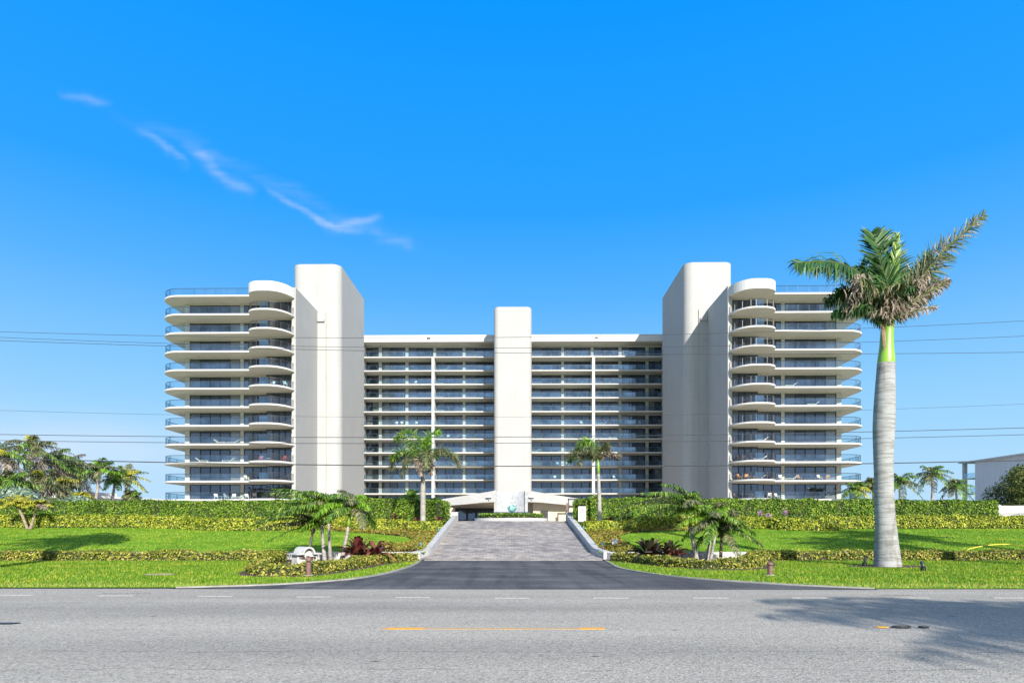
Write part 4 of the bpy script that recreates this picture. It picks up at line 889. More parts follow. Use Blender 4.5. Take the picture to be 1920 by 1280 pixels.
# dangling dry strands
b=MB()
for (x,y,dx,dy,n,dd) in ((1612,512,16,60,170,-.9),(1672,545,15,48,150,-.8),(1690,560,10,36,80,-.5),(1640,565,24,34,120,-.6),(1660,575,16,24,80,-.4),(1600,555,16,36,70,-.7),(1706,540,18,40,90,-.2),(1730,515,14,36,60,-.3)):
    for k in range(n):
        xx=x+rnd.gauss(0,dx*.5); yy=y+rnd.random()*dy*.6; L=rnd.uniform(.12,.34); p=q(xx,yy,dd+rnd.gauss(0,.15)); sx_=rnd.gauss(0,.06)
        p1=p+Vector((sx_,rnd.gauss(0,.04),-L*.5)); p2=p1+Vector((rnd.gauss(0,.07),0,-L*.5)); w_=Vector((rnd.uniform(.010,.02),rnd.uniform(-.01,.01),0))
        b.add([p-w_,p+w_,p1+w_,p1-w_,p2],[(0,1,2,3),(3,2,4)],0)
b.build('dry_leaflets',M['pf_dry'],rp_)
# royal palms outside the frame whose shadows fall on the lawn and the road
def gen_royal(x,y,h,label):
    t=thing('royal_palm',(x,y,0),label,'palm tree','royal palms planted along the verge')
    b=MB(); b.tube([(x,y,-.05),(x,y,.5),(x,y,h*.35),(x,y,h*.6),(x,y,h*.82)],[.45,.36,.29,.31,.26],16); b.build('trunk',M['royal'],t,smooth=True)
    b=MB(); b.tube([(x,y,h*.82),(x,y,h*.86),(x,y,h)],[.26,.25,.17],14); b.build('crownshaft',M['shaft'],t,smooth=True)
    b=MB(); royal_crown_generic(b,Vector((x,y,h)),1.08); b.build('crown',PM(),t)
gen_royal(-14.9,14.7,9.0,'royal palm on the left verge whose shadow falls on the left lawn')
gen_royal(20.9,15.0,7.9,'royal palm on the right verge whose crown shadow lies on the right lawn')
gen_royal(24.4,18.0,8.7,'royal palm on the right verge nearest the white rock')
gen_royal(13.4,-8.8,9.2,'royal palm across the road whose shadow darkens the right of the road')
gen_royal(16.4,-9.3,9.0,'royal palm across the road, paired with a taller one')

def palm(base,top,r0,r1,bend,name,label,group,n=14,L=1.6,ll=.5,lw=.03,nl=26,wind=(0,0),mats=(0,),bark='bark',up=1.0,droop=.6,low=-.3,hang=.35,wild=0.,shaft=None,shag=0,rr=.02,boots=False):
    base=Vector(base);top=Vector(top); t=thing(name,base,label,'palm tree',group)
    b=MB(); pts=[];rad=[]
    for i in range(9):
        f=i/8; p=base.lerp(top,f)+Vector((bend*math.sin(f*math.pi),0,0)); pts.append(p); rad.append((r0*1.25 if i==0 else r0)*(1-f)+r1*f)
    b.tube(pts,rad,10); b.build('trunk',M[bark],t,smooth=True)
    if shaft:
        b=MB(); d=(pts[-1]-pts[-2]).normalized(); b.tube([top-d*.02,top+d*shaft*.3,top+d*shaft],[r1*1.25,r1*1.2,r1*.75],10); b.build('crownshaft',M['shaft'],t,smooth=True); top=top+d*shaft
    if boots:
        b=MB()
        b.tube([top-Vector((0,0,.25)),top-Vector((0,0,.1)),top+Vector((0,0,.05))],[r1*1.2,r1*2.6,r1*1.5],9); b.build('crown_boots',M['shaftb'],t)
    b=MB(); crown(b,top,n,L,ll,lw,nl,wind,mats,up,droop,low,hang,wild,rr,shag); b.build('crown',PM(),t); return t
# two palms before the recess
def pp(px,py,Y): return P(px,py,Y)
pt=thing('foxtail_palm',pp(793,983,37.6),'bushy palm with arching fronds standing left of the entrance','palm tree','palms flanking the entrance')
def tracedpalm(t,Y,trunk,rads,bark,shaft,fronds):
    b=MB(); pts=catm([tuple(pp(x,y,Y)) for x,y in trunk],4); rr=np.interp(np.linspace(0,1,len(pts)),np.linspace(0,1,len(rads)),rads); b.tube(pts,list(rr*Y/FPX),12); b.build('trunk',M[bark],t,smooth=True)
    if shaft:
        b=MB(); b.tube([tuple(pp(x,y,Y)) for x,y,r in shaft],[r*Y/FPX for x,y,r in shaft],10); b.build('crownshaft',M['shaft'],t,smooth=True)
    b=MB()
    for path,ll,mi,nl,kw in fronds:
        frond(b,None,[pp(x,y,Y+d) for x,y,d in path],ll*1.15,.036,int(nl*2.3),mi,side=kw.get('side',Vector((.25,1,.2))),hang=kw.get('hang',.25),sweep=.55,wild=.45,rr=.035,curl=.2)
    b.build('crown',PM(),t)
tracedpalm(pt,37.6,[(793,983),(793,950),(793,915),(793,895),(794,885)],[5.4,5.0,4.8,4.0,3.4],'bark',None,[
 ([(796,868,0),(775,835,-.1),(752,815,-.2),(742,826,-.2)],.55,0,60,{}),
 ([(796,868,0),(790,830,0),(770,808,.1),(750,812,.1)],.5,0,60,{}),
 ([(796,868,0),(800,835,0),(810,812,.1),(826,812,.1)],.5,1,60,{}),
 ([(796,868,0),(800,840,-.3),(802,820,-.5)],.45,1,50,{}),
 ([(796,870,0),(765,845,-.2),(742,850,-.3),(734,862,-.3)],.5,0,60,{}),
 ([(796,872,0),(770,850,.1),(745,860,.2),(732,880,.2)],.5,2,70,{}),
 ([(796,872,0),(775,862,-.5),(760,868,-.7),(753,895,-.8)],.45,2,60,{}),
 ([(796,870,0),(825,842,-.1),(850,855,-.2),(862,873,-.2)],.5,2,75,{}),
 ([(796,870,0),(822,848,.2),(845,850,.3),(860,865,.3)],.45,0,60,{}),
 ([(796,872,-.1),(798,855,-.6),(800,850,-1.0),(799,880,-1.3)],.5,2,70,{'side':Vector((1,0,0))}),
 ([(796,872,-.1),(790,860,-.5),(786,865,-.8),(790,890,-1.0)],.4,3,60,{'side':Vector((1,0,0))}),
 ([(796,872,0),(800,862,.5),(806,868,.8),(808,890,1.0)],.4,3,50,{'side':Vector((1,0,0))}),
 ([(796,868,0),(785,845,.8),(775,840,1.3)],.5,0,50,{}),([(796,868,0),(812,848,.8),(822,845,1.3)],.5,0,50,{})])
pt=thing('foxtail_palm',pp(1124,983,37.6),'slim palm with wind-flattened crown standing right of the entrance','palm tree','palms flanking the entrance')
tracedpalm(pt,37.6,[(1124,983),(1124,950),(1123,915),(1122,888)],[4.4,3.9,3.4,2.6],'bark',[(1122,889,2.5),(1121.5,872,2.6),(1121,862,2.0)],[
 ([(1121,862,0),(1105,838,-.1),(1090,830,-.2),(1080,845,-.2)],.5,0,60,{}),
 ([(1121,862,0),(1115,836,.1),(1100,824,.2),(1088,832,.2)],.5,1,60,{}),
 ([(1121,862,0),(1095,845,-.2),(1075,848,-.3),(1062,862,-.3)],.45,2,70,{}),
 ([(1121,864,0),(1100,850,.2),(1080,855,.4),(1066,866,.4)],.45,0,60,{}),
 ([(1121,864,0),(1105,852,-.5),(1090,858,-.8),(1085,872,-.9)],.4,2,50,{}),
 ([(1121,862,0),(1130,840,0),(1138,833,0),(1142,845,0)],.4,2,60,{}),
 ([(1121,862,0),(1132,838,.4),(1138,838,.6)],.45,2,40,{}),
 ([(1121,863,0),(1135,849,-.1),(1150,850,-.2),(1165,855,-.2)],.3,3,60,{}),
 ([(1121,863,0),(1138,853,.1),(1150,856,.2),(1160,862,.2)],.25,3,50,{}),
 ([(1121,862,0),(1122,845,.0),(1123,822,.0)],.12,3,24,{}),
 ([(1121,862,0),(1112,845,.8),(1100,842,1.3)],.5,0,50,{}),([(1121,862,0),(1110,845,-.8),(1098,845,-1.3)],.45,2,50,{})])

# Christmas palms, left group by the sign (trunks root at about 24 m)
GLp='palms in the bed beside the name sign'
def gpalm(bx,by,tx,ty,Y,r,label,group,shaft,n,L,wind,mats,bark='bark',bend=0,up=1.0,low=-.3,boots=False,shag=0,ll=.42):
    ba=pp(bx,by,Y); ba.z=0.0; return palm(ba,pp(tx,ty,Y),r*Y/FPX,r*.62*Y/FPX,bend,'christmas_palm',label,group,n-1,L*1.2,ll*.86,.034,58,wind,mats,bark,1.3,.72,low+.62,.32,.1,shaft,0,.022,boots)
gpalm(570,1043,587,988,25.0,3.2,'short dark-trunked palm leaning right behind the name sign',GLp,None,12,1.05,(-.8,0),(1,0,2),'barkdark',.07,.7,-.3,boots=True,shag=1)
gpalm(609,1043,603,982,24.6,4.2,'grey palm with green crownshaft, left of the upright pair beside the sign',GLp,.5,15,1.55,(-.7,-.05),(0,0,2,1),'bark',0,1.1,-.35,shag=1)
gpalm(620,1043,616,980,24.2,3.6,'slim upright palm between two thicker palms by the sign',GLp,.45,14,1.5,(-.5,.05),(0,0,1),'bark',0,1.15,-.2)
gpalm(639,1043,653,986,24.0,4.2,'palm leaning right with a yellow-ringed trunk top beside red bromeliads',GLp,.6,14,1.3,(-.25,0),(0,1,2),'bark',.02,1.2,-.4,shag=1)
GRp='palms in the bed right of the driveway'
gpalm(1307,1046,1294,985,24.6,4.6,'thickest grey palm leaning left in the right-hand bed',GRp,.6,14,1.75,(-.5,0),(0,0,2),'bark',0,1.15,-.35)
gpalm(1325,1046,1333,1000,24.2,3.6,'palm with yellowish upper trunk in the middle of the right-hand bed',GRp,.5,13,1.35,(-.15,0),(0,1,2),'bark',0,1.2,-.4,shag=1)
gpalm(1331,1047,1342,1000,23.8,3.2,'pale slender palm crossing behind the yellowish one',GRp,.45,12,1.2,(-.05,0),(0,1,2),'bark',0,1.2,-.35,shag=1)
gpalm(1351,1047,1353,995,24.4,3.4,'brown-trunked palm with drooping dry skirt, rightmost of its bed',GRp,None,15,1.15,(.15,0),(0,2,2,0),'barktan',0,1.2,-.6,boots=True,shag=1)
# far-left triple-stem palm
for (bx,tx,ty,lb) in ((52,33,944,'left stem of the yellow palm clump at the far left hedge'),(57,70,946,'right stem of the yellow palm clump at the far left hedge')):
    ba=pp(bx,990,36.2); ba.z=g(36.2); palm(ba,pp(tx,ty,36.2),.085,.06,0,'date_palm',lb,'yellow palms before the far left hedge',16,1.05,.30,.035,40,(-.05,0),(5,5,5,3),'barktan',.9,.45,.1,.25,.15,boots=True)
# coconut palms behind the hedge, far left
GFL='coconut palms beyond the left hedge'
L_=[(8,850,62,46,'tall coconut palm with yellowing fronds at the left frame edge',(5,0,0,2)),(62,838,66,46,'tallest coconut palm of the far left cluster',(2,0,5)),(98,858,70,40,'coconut palm in the thick of the left cluster, tips blown up right',(2,0,2)),
(20,900,60,38,'low coconut palm with tan fronds behind the yellow clump',(5,2,0)),(75,898,64,38,'shaggy coconut palm with drooping olive fronds over the grey-green bushes',(2,2,5)),(126,872,74,38,'coconut palm in front of the dark crowns, left of the leaning one',(0,2,3)),
(150,880,78,34,'dark coconut palm behind the leaning one',(0,2)),(112,905,68,32,'squat coconut palm over the tan shrubs',(2,3,5))]
for px,py,Y,r,lb,ms in L_:
    top=pp(px,py,Y); ba=Vector((top.x+rnd.uniform(-1,1),Y,1.74)); palm(ba,top,.20,.13,0,'coconut_palm',lb,GFL,19,r*Y/FPX*1.25,.8,.075,34,(.18,0),ms,'bark',1.1,.6,-.75,.5,.12,shag=1,rr=.035)
for px,py,bx,Y,r,lb,ms in ((189,880,172,70,33,'leaning coconut palm with clear pale trunk before the house',(0,1,2)),(217,897,203,74,25,'dark leaning coconut palm in the middle of three before the house',(2,0)),(237,893,236,78,34,'straight coconut palm with right-blown fronds before the house',(0,5,2)),(246,928,246,72,16,'small coconut palm low beside the house windows',(0,2)),(152,932,150,58,17,'young bright green palm at the foot of the left cluster',(1,5))):
    top=pp(px,py,Y); ba=pp(bx,950,Y); ba.z=1.74; palm(ba,top,.20,.13,0,'coconut_palm',lb,GFL,18,r*Y/FPX*1.15,.7,.075,30,(.15,0),ms,'bark',1.25,.5,-.3,.35,.08,rr=.03)
GFR='coconut palms beyond the right hedge'
for px,py,bx,Y,r,lb,ms in ((1688,902,1687,95,33,'coconut palm just right of the royal palm trunk, on the horizon',(0,2,2)),(1748,887,1740,100,34,'tallest far coconut palm with a curved pale trunk at the right',(0,2)),(1792,910,1798,105,27,'coconut palm near the corner of the pale building',(2,0)),(1605,915,1606,96,28,'coconut palm seen beside the lowest right balconies',(0,5,0)),(1637,903,1639,98,18,'narrow coconut palm half hidden by the royal palm trunk',(2,0)),(1785,942,1785,90,13,'small young palm just above the right hedge',(0,1))):
    top=pp(px,py,Y); ba=pp(bx,950,Y); ba.z=1.74; palm(ba,top,.24,.16,.3 if px==1748 else 0,'coconut_palm',lb,GFR,18,r*Y/FPX*1.15,.95,.09,28,(.08,0),ms,'bark',1.2,.62,-.4,.3,.05,rr=.04)
# shrubby palms behind the hedge beside the canopy
for px,py,Y,r,lb in ((772,925,44,30,'dark leafy palm shrub over the hedge left of the canopy'),(815,935,43,18,'small fan of palm leaves at the end of the left hedge'),(1115,935,44,26,'bright leafy palm shrub over the hedge right of the canopy'),(1150,938,44,17,'smaller palm shrub over the right hedge')):
    top=pp(px,py+8,Y); ba=Vector((top.x,Y,1.74)); palm(ba,top,.07,.05,0,'palm_shrub',lb,'palm shrubs behind the hedges',16,r*Y/FPX,.38,.035,24,(0,0),(0,1) if px<900 else (1,5),'bark',1.3,.5,.1,.2,.1)

# ------------------------------------------------------------------ bushes, trees
def bush(name,c,rx,ry,rz,n,leaf,mat,label,cat,trunk=None,lumps=9,group=None):
    t=thing(name,(c[0],c[1],g(c[1]) if c[1]<43 else 1.745),label,cat,group)
    b=MB(); cs=[(rnd.gauss(0,.42),rnd.gauss(0,.4),rnd.uniform(-.5,.55),rnd.uniform(.32,.52)) for _ in range(lumps)]
    per=n//lumps
    for (x,y,z,r) in cs:
        d=npr.normal(size=(per,3)); d/=np.linalg.norm(d,axis=1)[:,None]; rad=r*(.55+.5*npr.random(per)**.6)[:,None]
        p=np.array([x,y,z])+d*rad; C=np.array(c)+p*np.array([rx,ry,rz]); b.leaves(C,d+np.array([0,0,.3]),leaf,0,.5,.6)
    b.build('crown',mat,t)
    b=MB(); base=Vector((c[0],c[1],t.location.z-.05))
    for (x,y,z,r) in cs[:6]:
        e=Vector((c[0]+x*rx,c[1]+y*ry,c[2]+z*rz)); m_=base.lerp(e,.5)+Vector((0,0,.2)); b.tube([base,m_,e],[.05*rx+.03,.03*rx+.02,.01*rx+.008],6)
    b.build('trunk',M['barktan'],t); return t
bush('shade_tree',(50.6,60,4.6),5.0,3.6,3.3,26000,.12,M['lf_tree'],'broad olive-green tree before the pale building at the right edge','tree',lumps=22)
bush('shade_tree',(45.4,60.5,2.9),2.0,2.0,1.1,4000,.12,M['lf_tree'],'low spreading bough of dark tree beside the white garden wall','tree',lumps=10)
bush('sea_grape',(-41.0,52,3.5),3.6,2,1.5,5000,.14,M['lf_grape'],'wide grey-green bush at the left edge behind the hedge','bush',lumps=14)
bush('sea_grape',(-34.6,50,2.9),2.0,1.5,1.0,2600,.13,M['lf_grape'],'grey-green bush below the young bright palm','bush',lumps=10)
bush('sea_grape',(-43,56,3.4),3.0,2,1.0,1600,.14,M['lf_tree'],'dark bush mass under the left coconut palms','bush',lumps=10)
bush('sea_grape',(-42.5,60,3.2),4.0,2,1.0,1800,.14,M['lf_tree'],'dark bush under the middle of the left palm cluster','bush',lumps=12)

def rosette(c,n,L,w,mats,label,group=None,up=1.25,low=.25,droop=.5):
    t=thing('bromeliad',c,label,'plant',group); b=MB()
    for i in range(n):
        a=i*2.399+rnd.random()*.4; e=up-(up-low)*(i/n)+rnd.gauss(0,.07); Lr=L*rnd.uniform(.75,1.1); d=Vector((math.cos(a)*math.cos(e),math.sin(a)*math.cos(e),math.sin(e))); sdv=Vector((-math.sin(a),math.cos(a),0))
        V=[];F=[];m=6
        for k in range(m+1):
            t_=k/m; p=Vector(c)+d*Lr*t_+Vector((0,0,-droop*Lr*t_**3)); ww=w*(math.sin(math.pi*min(1,t_*.8+.2))**.7)*(1 if k<m else .1)
            V+=[p-sdv*ww+Vector((0,0,ww*.6)),p,p+sdv*ww+Vector((0,0,ww*.6))]
            if k: q_=3*k; F+=[(q_-3,q_-2,q_+1,q_),(q_-2,q_-1,q_+2,q_+1)]
        b.add(V,F,0)
    b.build('leaf_rosette',mats,t,smooth=True); return t
rosette((pp(672,1040,23.8).x,23.8,.2),30,1.2,.10,M['brom'],'large burgundy bromeliad beside the leaning palm','big bromeliads in the beds',up=1.4,low=.35,droop=.35)
rosette((pp(703,1038,23.6).x,23.6,.2),24,1.25,.09,M['brom'],'large burgundy bromeliad with arching right leaf, near the driveway wall','big bromeliads in the beds',up=1.2,low=.3,droop=.55)
rosette((pp(1217,1040,24).x,24,.2),34,1.15,.10,M['bromdark'],'largest dark bronze bromeliad behind the black rail','big bromeliads in the beds',up=1.3,low=.3,droop=.35)
rosette((pp(1256,1041,23.6).x,23.6,.2),18,1.05,.11,M['bromdark'],'dark bronze bromeliad with upright green leaf','big bromeliads in the beds',up=1.5,low=.3,droop=.4)
rosette((pp(1268,1043,23.0).x,23.0,.3),14,.6,.075,M['brom'],'small tan and red bromeliad in front of the dark ones','big bromeliads in the beds')
for i,(px,py,Y,L,lb) in enumerate(((742,970,38.6,.75,'spiky red bromeliad before the left hedge, left of the palm trunk'),(782,974,38.2,.55,'pinkish bromeliad tight against the left entrance palm'),(822,972,37.8,.62,'dark red bromeliad in front of the left hedge end'),(487,966,39.6,.5,'low reddish bromeliad in front of the long left hedge'),(512,967,39.6,.45,'reddish bromeliad right beside a like one on the left'),(465,966,39.6,.42,'faded reddish bromeliad, outermost of the left three'),
  (1105,974,38.3,.5,'orange-red bromeliad behind the white notice board'),(1141,972,38.2,.6,'dark purple bromeliad right of the right entrance palm'),(1178,970,38.6,.6,'dark red bromeliad before the right hedge'),(1166,968,39,.5,'purple bromeliad between two others by the right hedge'),(1480,967,39.4,.5,'dark bromeliad before the right wing hedge'),(1500,968,39.4,.42,'small dark bromeliad, rightmost by the right wing hedge'))):
    c=pp(px,py,Y); c.z=g(Y); rosette(c,16,L*1.7,.075,M['brom'],lb,'small bromeliads along the hedges',up=1.3,low=.3)
for px,py,lb in ((1426,961,'mauve flowering plant left of two others before the right hedge'),(1441,967,'mauve flowering plant lowest of three'),(1472,960,'mauve flowering plant beside the dark bromeliad')):
    c=pp(px,py,39.6); t=thing('flowering_plant',(c.x,39.6,g(39.6)),lb,'plant','mauve flowering plants')
    b=MB(); d=npr.normal(size=(160,3)); d/=np.linalg.norm(d,axis=1)[:,None]; b.leaves(np.array(c)+d*npr.random((160,1))*.2,d,.045,0,.6,.6); b.build('flowers',M['flower'],t)
    b=MB(); b.tube([(c.x,39.6,g(39.6)),(c.x+.03,39.6,c.z)],[.02,.012],5); b.build('stem',M['rib'],t)

# ------------------------------------------------------------------ name sign
sg=thing('name_sign',(-6.55,20.2,0),'white monument sign with barrel-vault roof and bronze lettering on a stepped base','sign',rz=R(47))
def loc_build(b,name,mats,parent,smooth=False):
    o=b.build(name,mats,parent,origin=(0,0,0),smooth=smooth); o.location=(0,0,0); return o
b=MB(); b.box(-.40,.40,-.25,.25,.0,.14); b.box(-.34,.34,-.18,.18,.14,.48); loc_build(b,'sign_body',M['kerbwhite'],sg)
b=MB(); ov=[]; 
outer=[(-.43,.0)]+[(.21*math.cos(R(a)),.21*math.sin(R(a))) for a in range(175,4,-10)]+[(.43,.0)]
inner=[(.43,-.035),(.165,-.03)]+[(.165*math.cos(R(a)),.165*math.sin(R(a))-.01) for a in range(10,171,10)]+[(-.165,-.03),(-.43,-.035)]
prof=outer+inner; n=len(prof); V=[(x,-.30,.515+z) for x,z in prof]+[(x,.30,.515+z) for x,z in prof]
tr=[tuple(t) for t in tessellate_polygon([[Vector((x,z,0)) for x,z in prof]])]
b.add(V,tr+[tuple(i+n for i in t[::-1]) for t in tr]+[(i,i+n,(i+1)%n+n,(i+1)%n) for i in range(n)]); loc_build(b,'vault_roof',M['kerbwhite'],sg)
b=MB(); arcp=[(.16*math.cos(R(a)),.48+.16*math.sin(R(a))) for a in range(0,181,12)]
V=[(x,-.16,z) for x,z in arcp]+[(x,.16,z) for x,z in arcp]; n=len(arcp); b.add(V,[tuple(range(n)),tuple(range(n,2*n))[::-1]]+[(i,i+n,i+n+1,i+1) for i in range(n-1)]); loc_build(b,'gable',M['kerbwhite'],sg)
def text(body,size,parent,loc,mat,name='lettering',align='CENTER',sx=1):
    c=bpy.data.curves.new(name,'FONT'); c.body=body; c.size=size; c.extrude=.008; c.offset=.004; c.align_x=align; c.materials.append(mat)
    tmp=bpy.data.objects.new(name,c); COL.objects.link(tmp)
    dg=bpy.context.evaluated_depsgraph_get(); me=bpy.data.meshes.new_from_object(tmp.evaluated_get(dg)); bpy.data.objects.remove(tmp)
    o=bpy.data.objects.new(name,me); COL.objects.link(o); o.parent=parent; o.location=loc; o.rotation_euler=(R(90),0,0); o.scale=(sx,1,1); return o
text('Villa Magna',.16,sg,(0,-.188,.335),M['letter'],sx=.80)
text('41',.10,sg,(0,-.207,.49),M['letter'],'house_number') if False else None

# ------------------------------------------------------------------ small furniture of the lawn
def bollard(x,Y,h,label):
    t=thing('bollard_light',(x,Y,0),label,'bollard','bollard lights on the verge')
    r=.072; b=MB(); b.lathe([(r,0),(r,h*.72),(r*.96,h*.73)],(x,Y,.02),18); b.build('post',M['rust'],t,smooth=False)
    b=MB(); b.lathe([(r*.8,h*.73),(r*.8,h*.80)],(x,Y,.02),18); b.build('light_band',M['black'],t)
    b=MB(); b.lathe([(r*1.12,h*.80),(r*1.12,h*.88),(r*.95,h*.95),(r*.5,h)],(x,Y,.02),18); b.build('cap',M['rust'],t)
    b=MB(); b.lathe([(r*1.9,0),(r*1.8,.03)],(x,Y,.01),18); b.build('footing',M['concrete'],t)
bollard((583-960)*17.5/1200,17.3,.50,'brown cylindrical bollard light in front of the name sign')
bollard((1444-960)*17.5/1200,17.5,.36,'brown cylindrical bollard light on the right verge, left of the royal palm')
def uplight(px,py,label):
    Y=GY(py); x=(px-960)*Y/FPX; t=thing('ground_spotlight',(x,Y,0),label,'spotlight','spotlights at the foot of the royal palm')
    b=MB(); b.lathe([(.075,0),(.075,.13),(.05,.15)],(x,Y,.02),12); b.build('housing',M['black'],t)
    b=MB(); d=Vector((12.57-x,21.4-Y,3)).normalized(); p=Vector((x,Y,.17)); b.tube([p,p+d*.05,p+d*.17],[.03,.045,.05],10); b.build('lamp_head',M['darkmetal'],t)
uplight(1621,1062.5,'dark ground spotlight left of the royal palm base'); uplight(1731,1072,'dark ground spotlight right of the royal palm base')
for px,py,lb in ((789,1023,'small green path light, lowest on the left driveway wall'),(822,1002,'small green path light halfway up the left driveway wall'),(842,986,'small green path light at the top of the left driveway wall'),(1130,1022,'small green path light, lowest on the right driveway wall'),(1094,1002,'small green path light halfway up the right driveway wall'),(1073,986,'small green path light at the top of the right driveway wall')):
    s=-1 if px<960 else 1; Y=3.85*1200/abs(px-960); Y=min(max(Y,26.6),40); z0=g(Y); x=s*3.85
    t=thing('path_light',(x,Y,z0),lb,'path light','path lights behind the driveway walls'); b=MB(); b.lathe([(.012,0),(.012,.22)],(x,Y,z0),6); b.build('stake',M['lampteal'],t)
    b=MB(); b.lathe([(.05,.2),(.06,.27),(.045,.33),(.02,.36)],(x,Y,z0),10); b.build('lamp_head',M['lampteal'],t)
c=pp(1091.5,963,37.2); t=thing('notice_board',(c.x,37.2,g(37.2)),'tall white notice board with lines of red print right of the driveway head','sign')
b=MB(); b.box(c.x-.22,c.x+.22,37.18,37.21,c.z-.45,c.z+.44); b.build('panel',M['white'],t)
b=MB(); b.box(c.x-.03,c.x+.03,37.215,37.26,g(37.2),c.z+.3); b.build('post',M['alu'],t)
b=MB()
for row,(z,h) in enumerate(((.34,.08),(.22,.06),(.12,.06),(.02,.05),(-.09,.04))):
    x=-.16
    while x<.15:
        w_=rnd.uniform(.04,.10); b.box(c.x+x,c.x+x+w_,37.174,37.1795,c.z+z-h*.5,c.z+z+h*.5) if rnd.random()<.75 else None; x+=w_+.018
b.build('printed_lines',M['signred'],t)
c=pp(1153,1017,28.2); t=thing('utility_sign',(c.x,28.2,g(28.2)),'small blank white panel among the ground cover right of the driveway','sign')
b=MB(); b.box(c.x-.13,c.x+.13,28.18,28.2,c.z-.16,c.z+.17); b.build('panel',M['white'],t); b=MB(); b.box(c.x-.015,c.x+.015,28.205,28.23,g(28.2)-.02,c.z); b.build('stake',M['alu'],t)
t=thing('metal_rail',(5.25,23.6,0),'low black rounded metal rail behind the right curved hedge','rail'); b=MB(); 
x0,x1=(1203-960)*23.6/1200,(1243-960)*23.6/1200
b.tube([(x0,23.6,0),(x0,23.6,.38),(x0+.06,23.6,.43),(x1-.06,23.6,.43),(x1,23.6,.38),(x1,23.6,0)],.02,8); b.build('tube_frame',M['black'],t); b=MB(); b.box(x0+.02,x1-.02,23.59,23.61,.1,.13); b.build('cross_bar',M['black'],t)
b=MB(); hp=[]
for px,py in ((1814,1031),(1830,1027),(1850,1023.5),(1872,1021.5),(1893,1021.5),(1912,1025),(1940,1031)):
    x,y=S(px,py); hp.append((x,y,g(y)+.035))
b.tube(catm(hp,5),.02,8); tag(b.build('garden_hose',M['hose'],origin=hp[0]),'yellow garden hose curving over the right lawn by the frame edge','hose')
b=MB(); me_pts=[]; 
import mathutils
for i in range(120):
    z=1-2*(i+.5)/120; r=math.sqrt(1-z*z); a=i*2.399; p=Vector((r*math.cos(a),r*math.sin(a),z)); k=1+.16*mathutils.noise.noise(p*2.2); me_pts.append(p*k)
import bmesh
bm=bmesh.new(); [bm.verts.new((p.x*.27,p.y*.2,p.z*.2)) for p in me_pts]; bmesh.ops.convex_hull(bm,input=bm.verts); me=bpy.data.meshes.new('boulder'); bm.to_mesh(me); bm.free(); me.materials.append(M['rock']); ro=bpy.data.objects.new('boulder',me); COL.objects.link(ro); ro.location=(25.05-.4,25.6,.17)
tag(ro,'white limestone boulder filling the gap in the low right hedge','rock')
b=MB(); b.prism(arc(0,0,.40,.28,0,345,24),0,.012,0); o=b.build('utility_cover',M['tancover'],origin=(0,0,0)); o.location=(-9.7,17.6,.035); tag(o,'round concrete utility cover sunk in the left verge','utility cover')
# debris on the road
def blob(name,x,y,rx,ry,mat,label,cat,z=.007,ring=False):
    b=MB(); n=14; poly=[(rx*math.cos(a)*(1+.25*math.sin(3*a+x)),ry*math.sin(a)*(1+.2*math.cos(2*a))) for a in np.linspace(0,2*math.pi,n,endpoint=False)]
    if ring: b.tube([(p[0],p[1],.012) for p in poly]+[(poly[0][0],poly[0][1],.012)],.012,6,0,False)
    else: b.prism(poly,0,.012)
    o=b.build(name,mat,origin=(0,0,0)); o.location=(x,y,z); tag(o,label,cat)
Yq=GY(1176.5)
blob('fallen_leaf',(1655-960)*Yq/1200,Yq,.075,.05,M['yelfresh'],'flattened yellow and brown leaf on the road at the right','leaf')
blob('rubber_ring',(1690-960)*Yq/1200,Yq-.02,.11,.06,M['black'],'black rubber ring lying on the road beside the yellow leaf','rubber ring',ring=True)
blob('rubber_ring',(1730-960)*Yq/1200,Yq-.03,.055,.035,M['black'],'smallest dark ring on the road right of the larger one','rubber ring',ring=True)
Yq=GY(1169); blob('tar_patch',(12-960)*Yq/1200,Yq,.16,.07,M['black'],'ragged black tar patch at the left edge of the road','road patch',z=.002)

# ------------------------------------------------------------------ power lines
def wirel(p,Y,r,label):
    b=MB(); cf=np.polyfit([a[0] for a in p],[a[1] for a in p],2 if len(p)>2 else 1); pts=[]
    for px in np.linspace(-900,2900,44):
        pts.append(pp(px,float(np.polyval(cf,px)),Y))
    b.tube(pts,r,5); o=b.build('power_line',M['wire'],origin=pts[22]); tag(o,label,'power line','overhead power lines')
wirel([(0,622),(310,629.5),(700,633),(1240,629),(1620,614),(1920,602)],46,.016,'highest overhead wire, crossing the tops of the towers')
wirel([(0,631),(310,645),(700,652.5),(1240,648),(1620,641),(1920,631)],46,.016,'second overhead wire from the top')
wirel([(0,639),(310,648),(700,657),(1240,665),(1620,663),(1920,660)],47,.018,'third overhead wire from the top, lowest of the upper three')
wirel([(0,770),(310,775),(700,782),(1240,779),(1620,768),(1920,757)],46,.010,'thin faint overhead wire alone across mid facade')
wirel([(0,815),(310,817),(700,819),(1240,817),(1620,810),(1920,801)],45,.022,'overhead wire just above the tops of the entrance palms')
wirel([(0,826),(310,829),(700,830),(1240,829),(1620,822),(1920,814)],45,.020,'overhead wire right below the tops of the entrance palms')
wirel([(0,859),(310,866),(700,873),(1240,873),(1620,868),(1920,863)],44,.034,'lowest and thickest overhead cable, below mid facade')

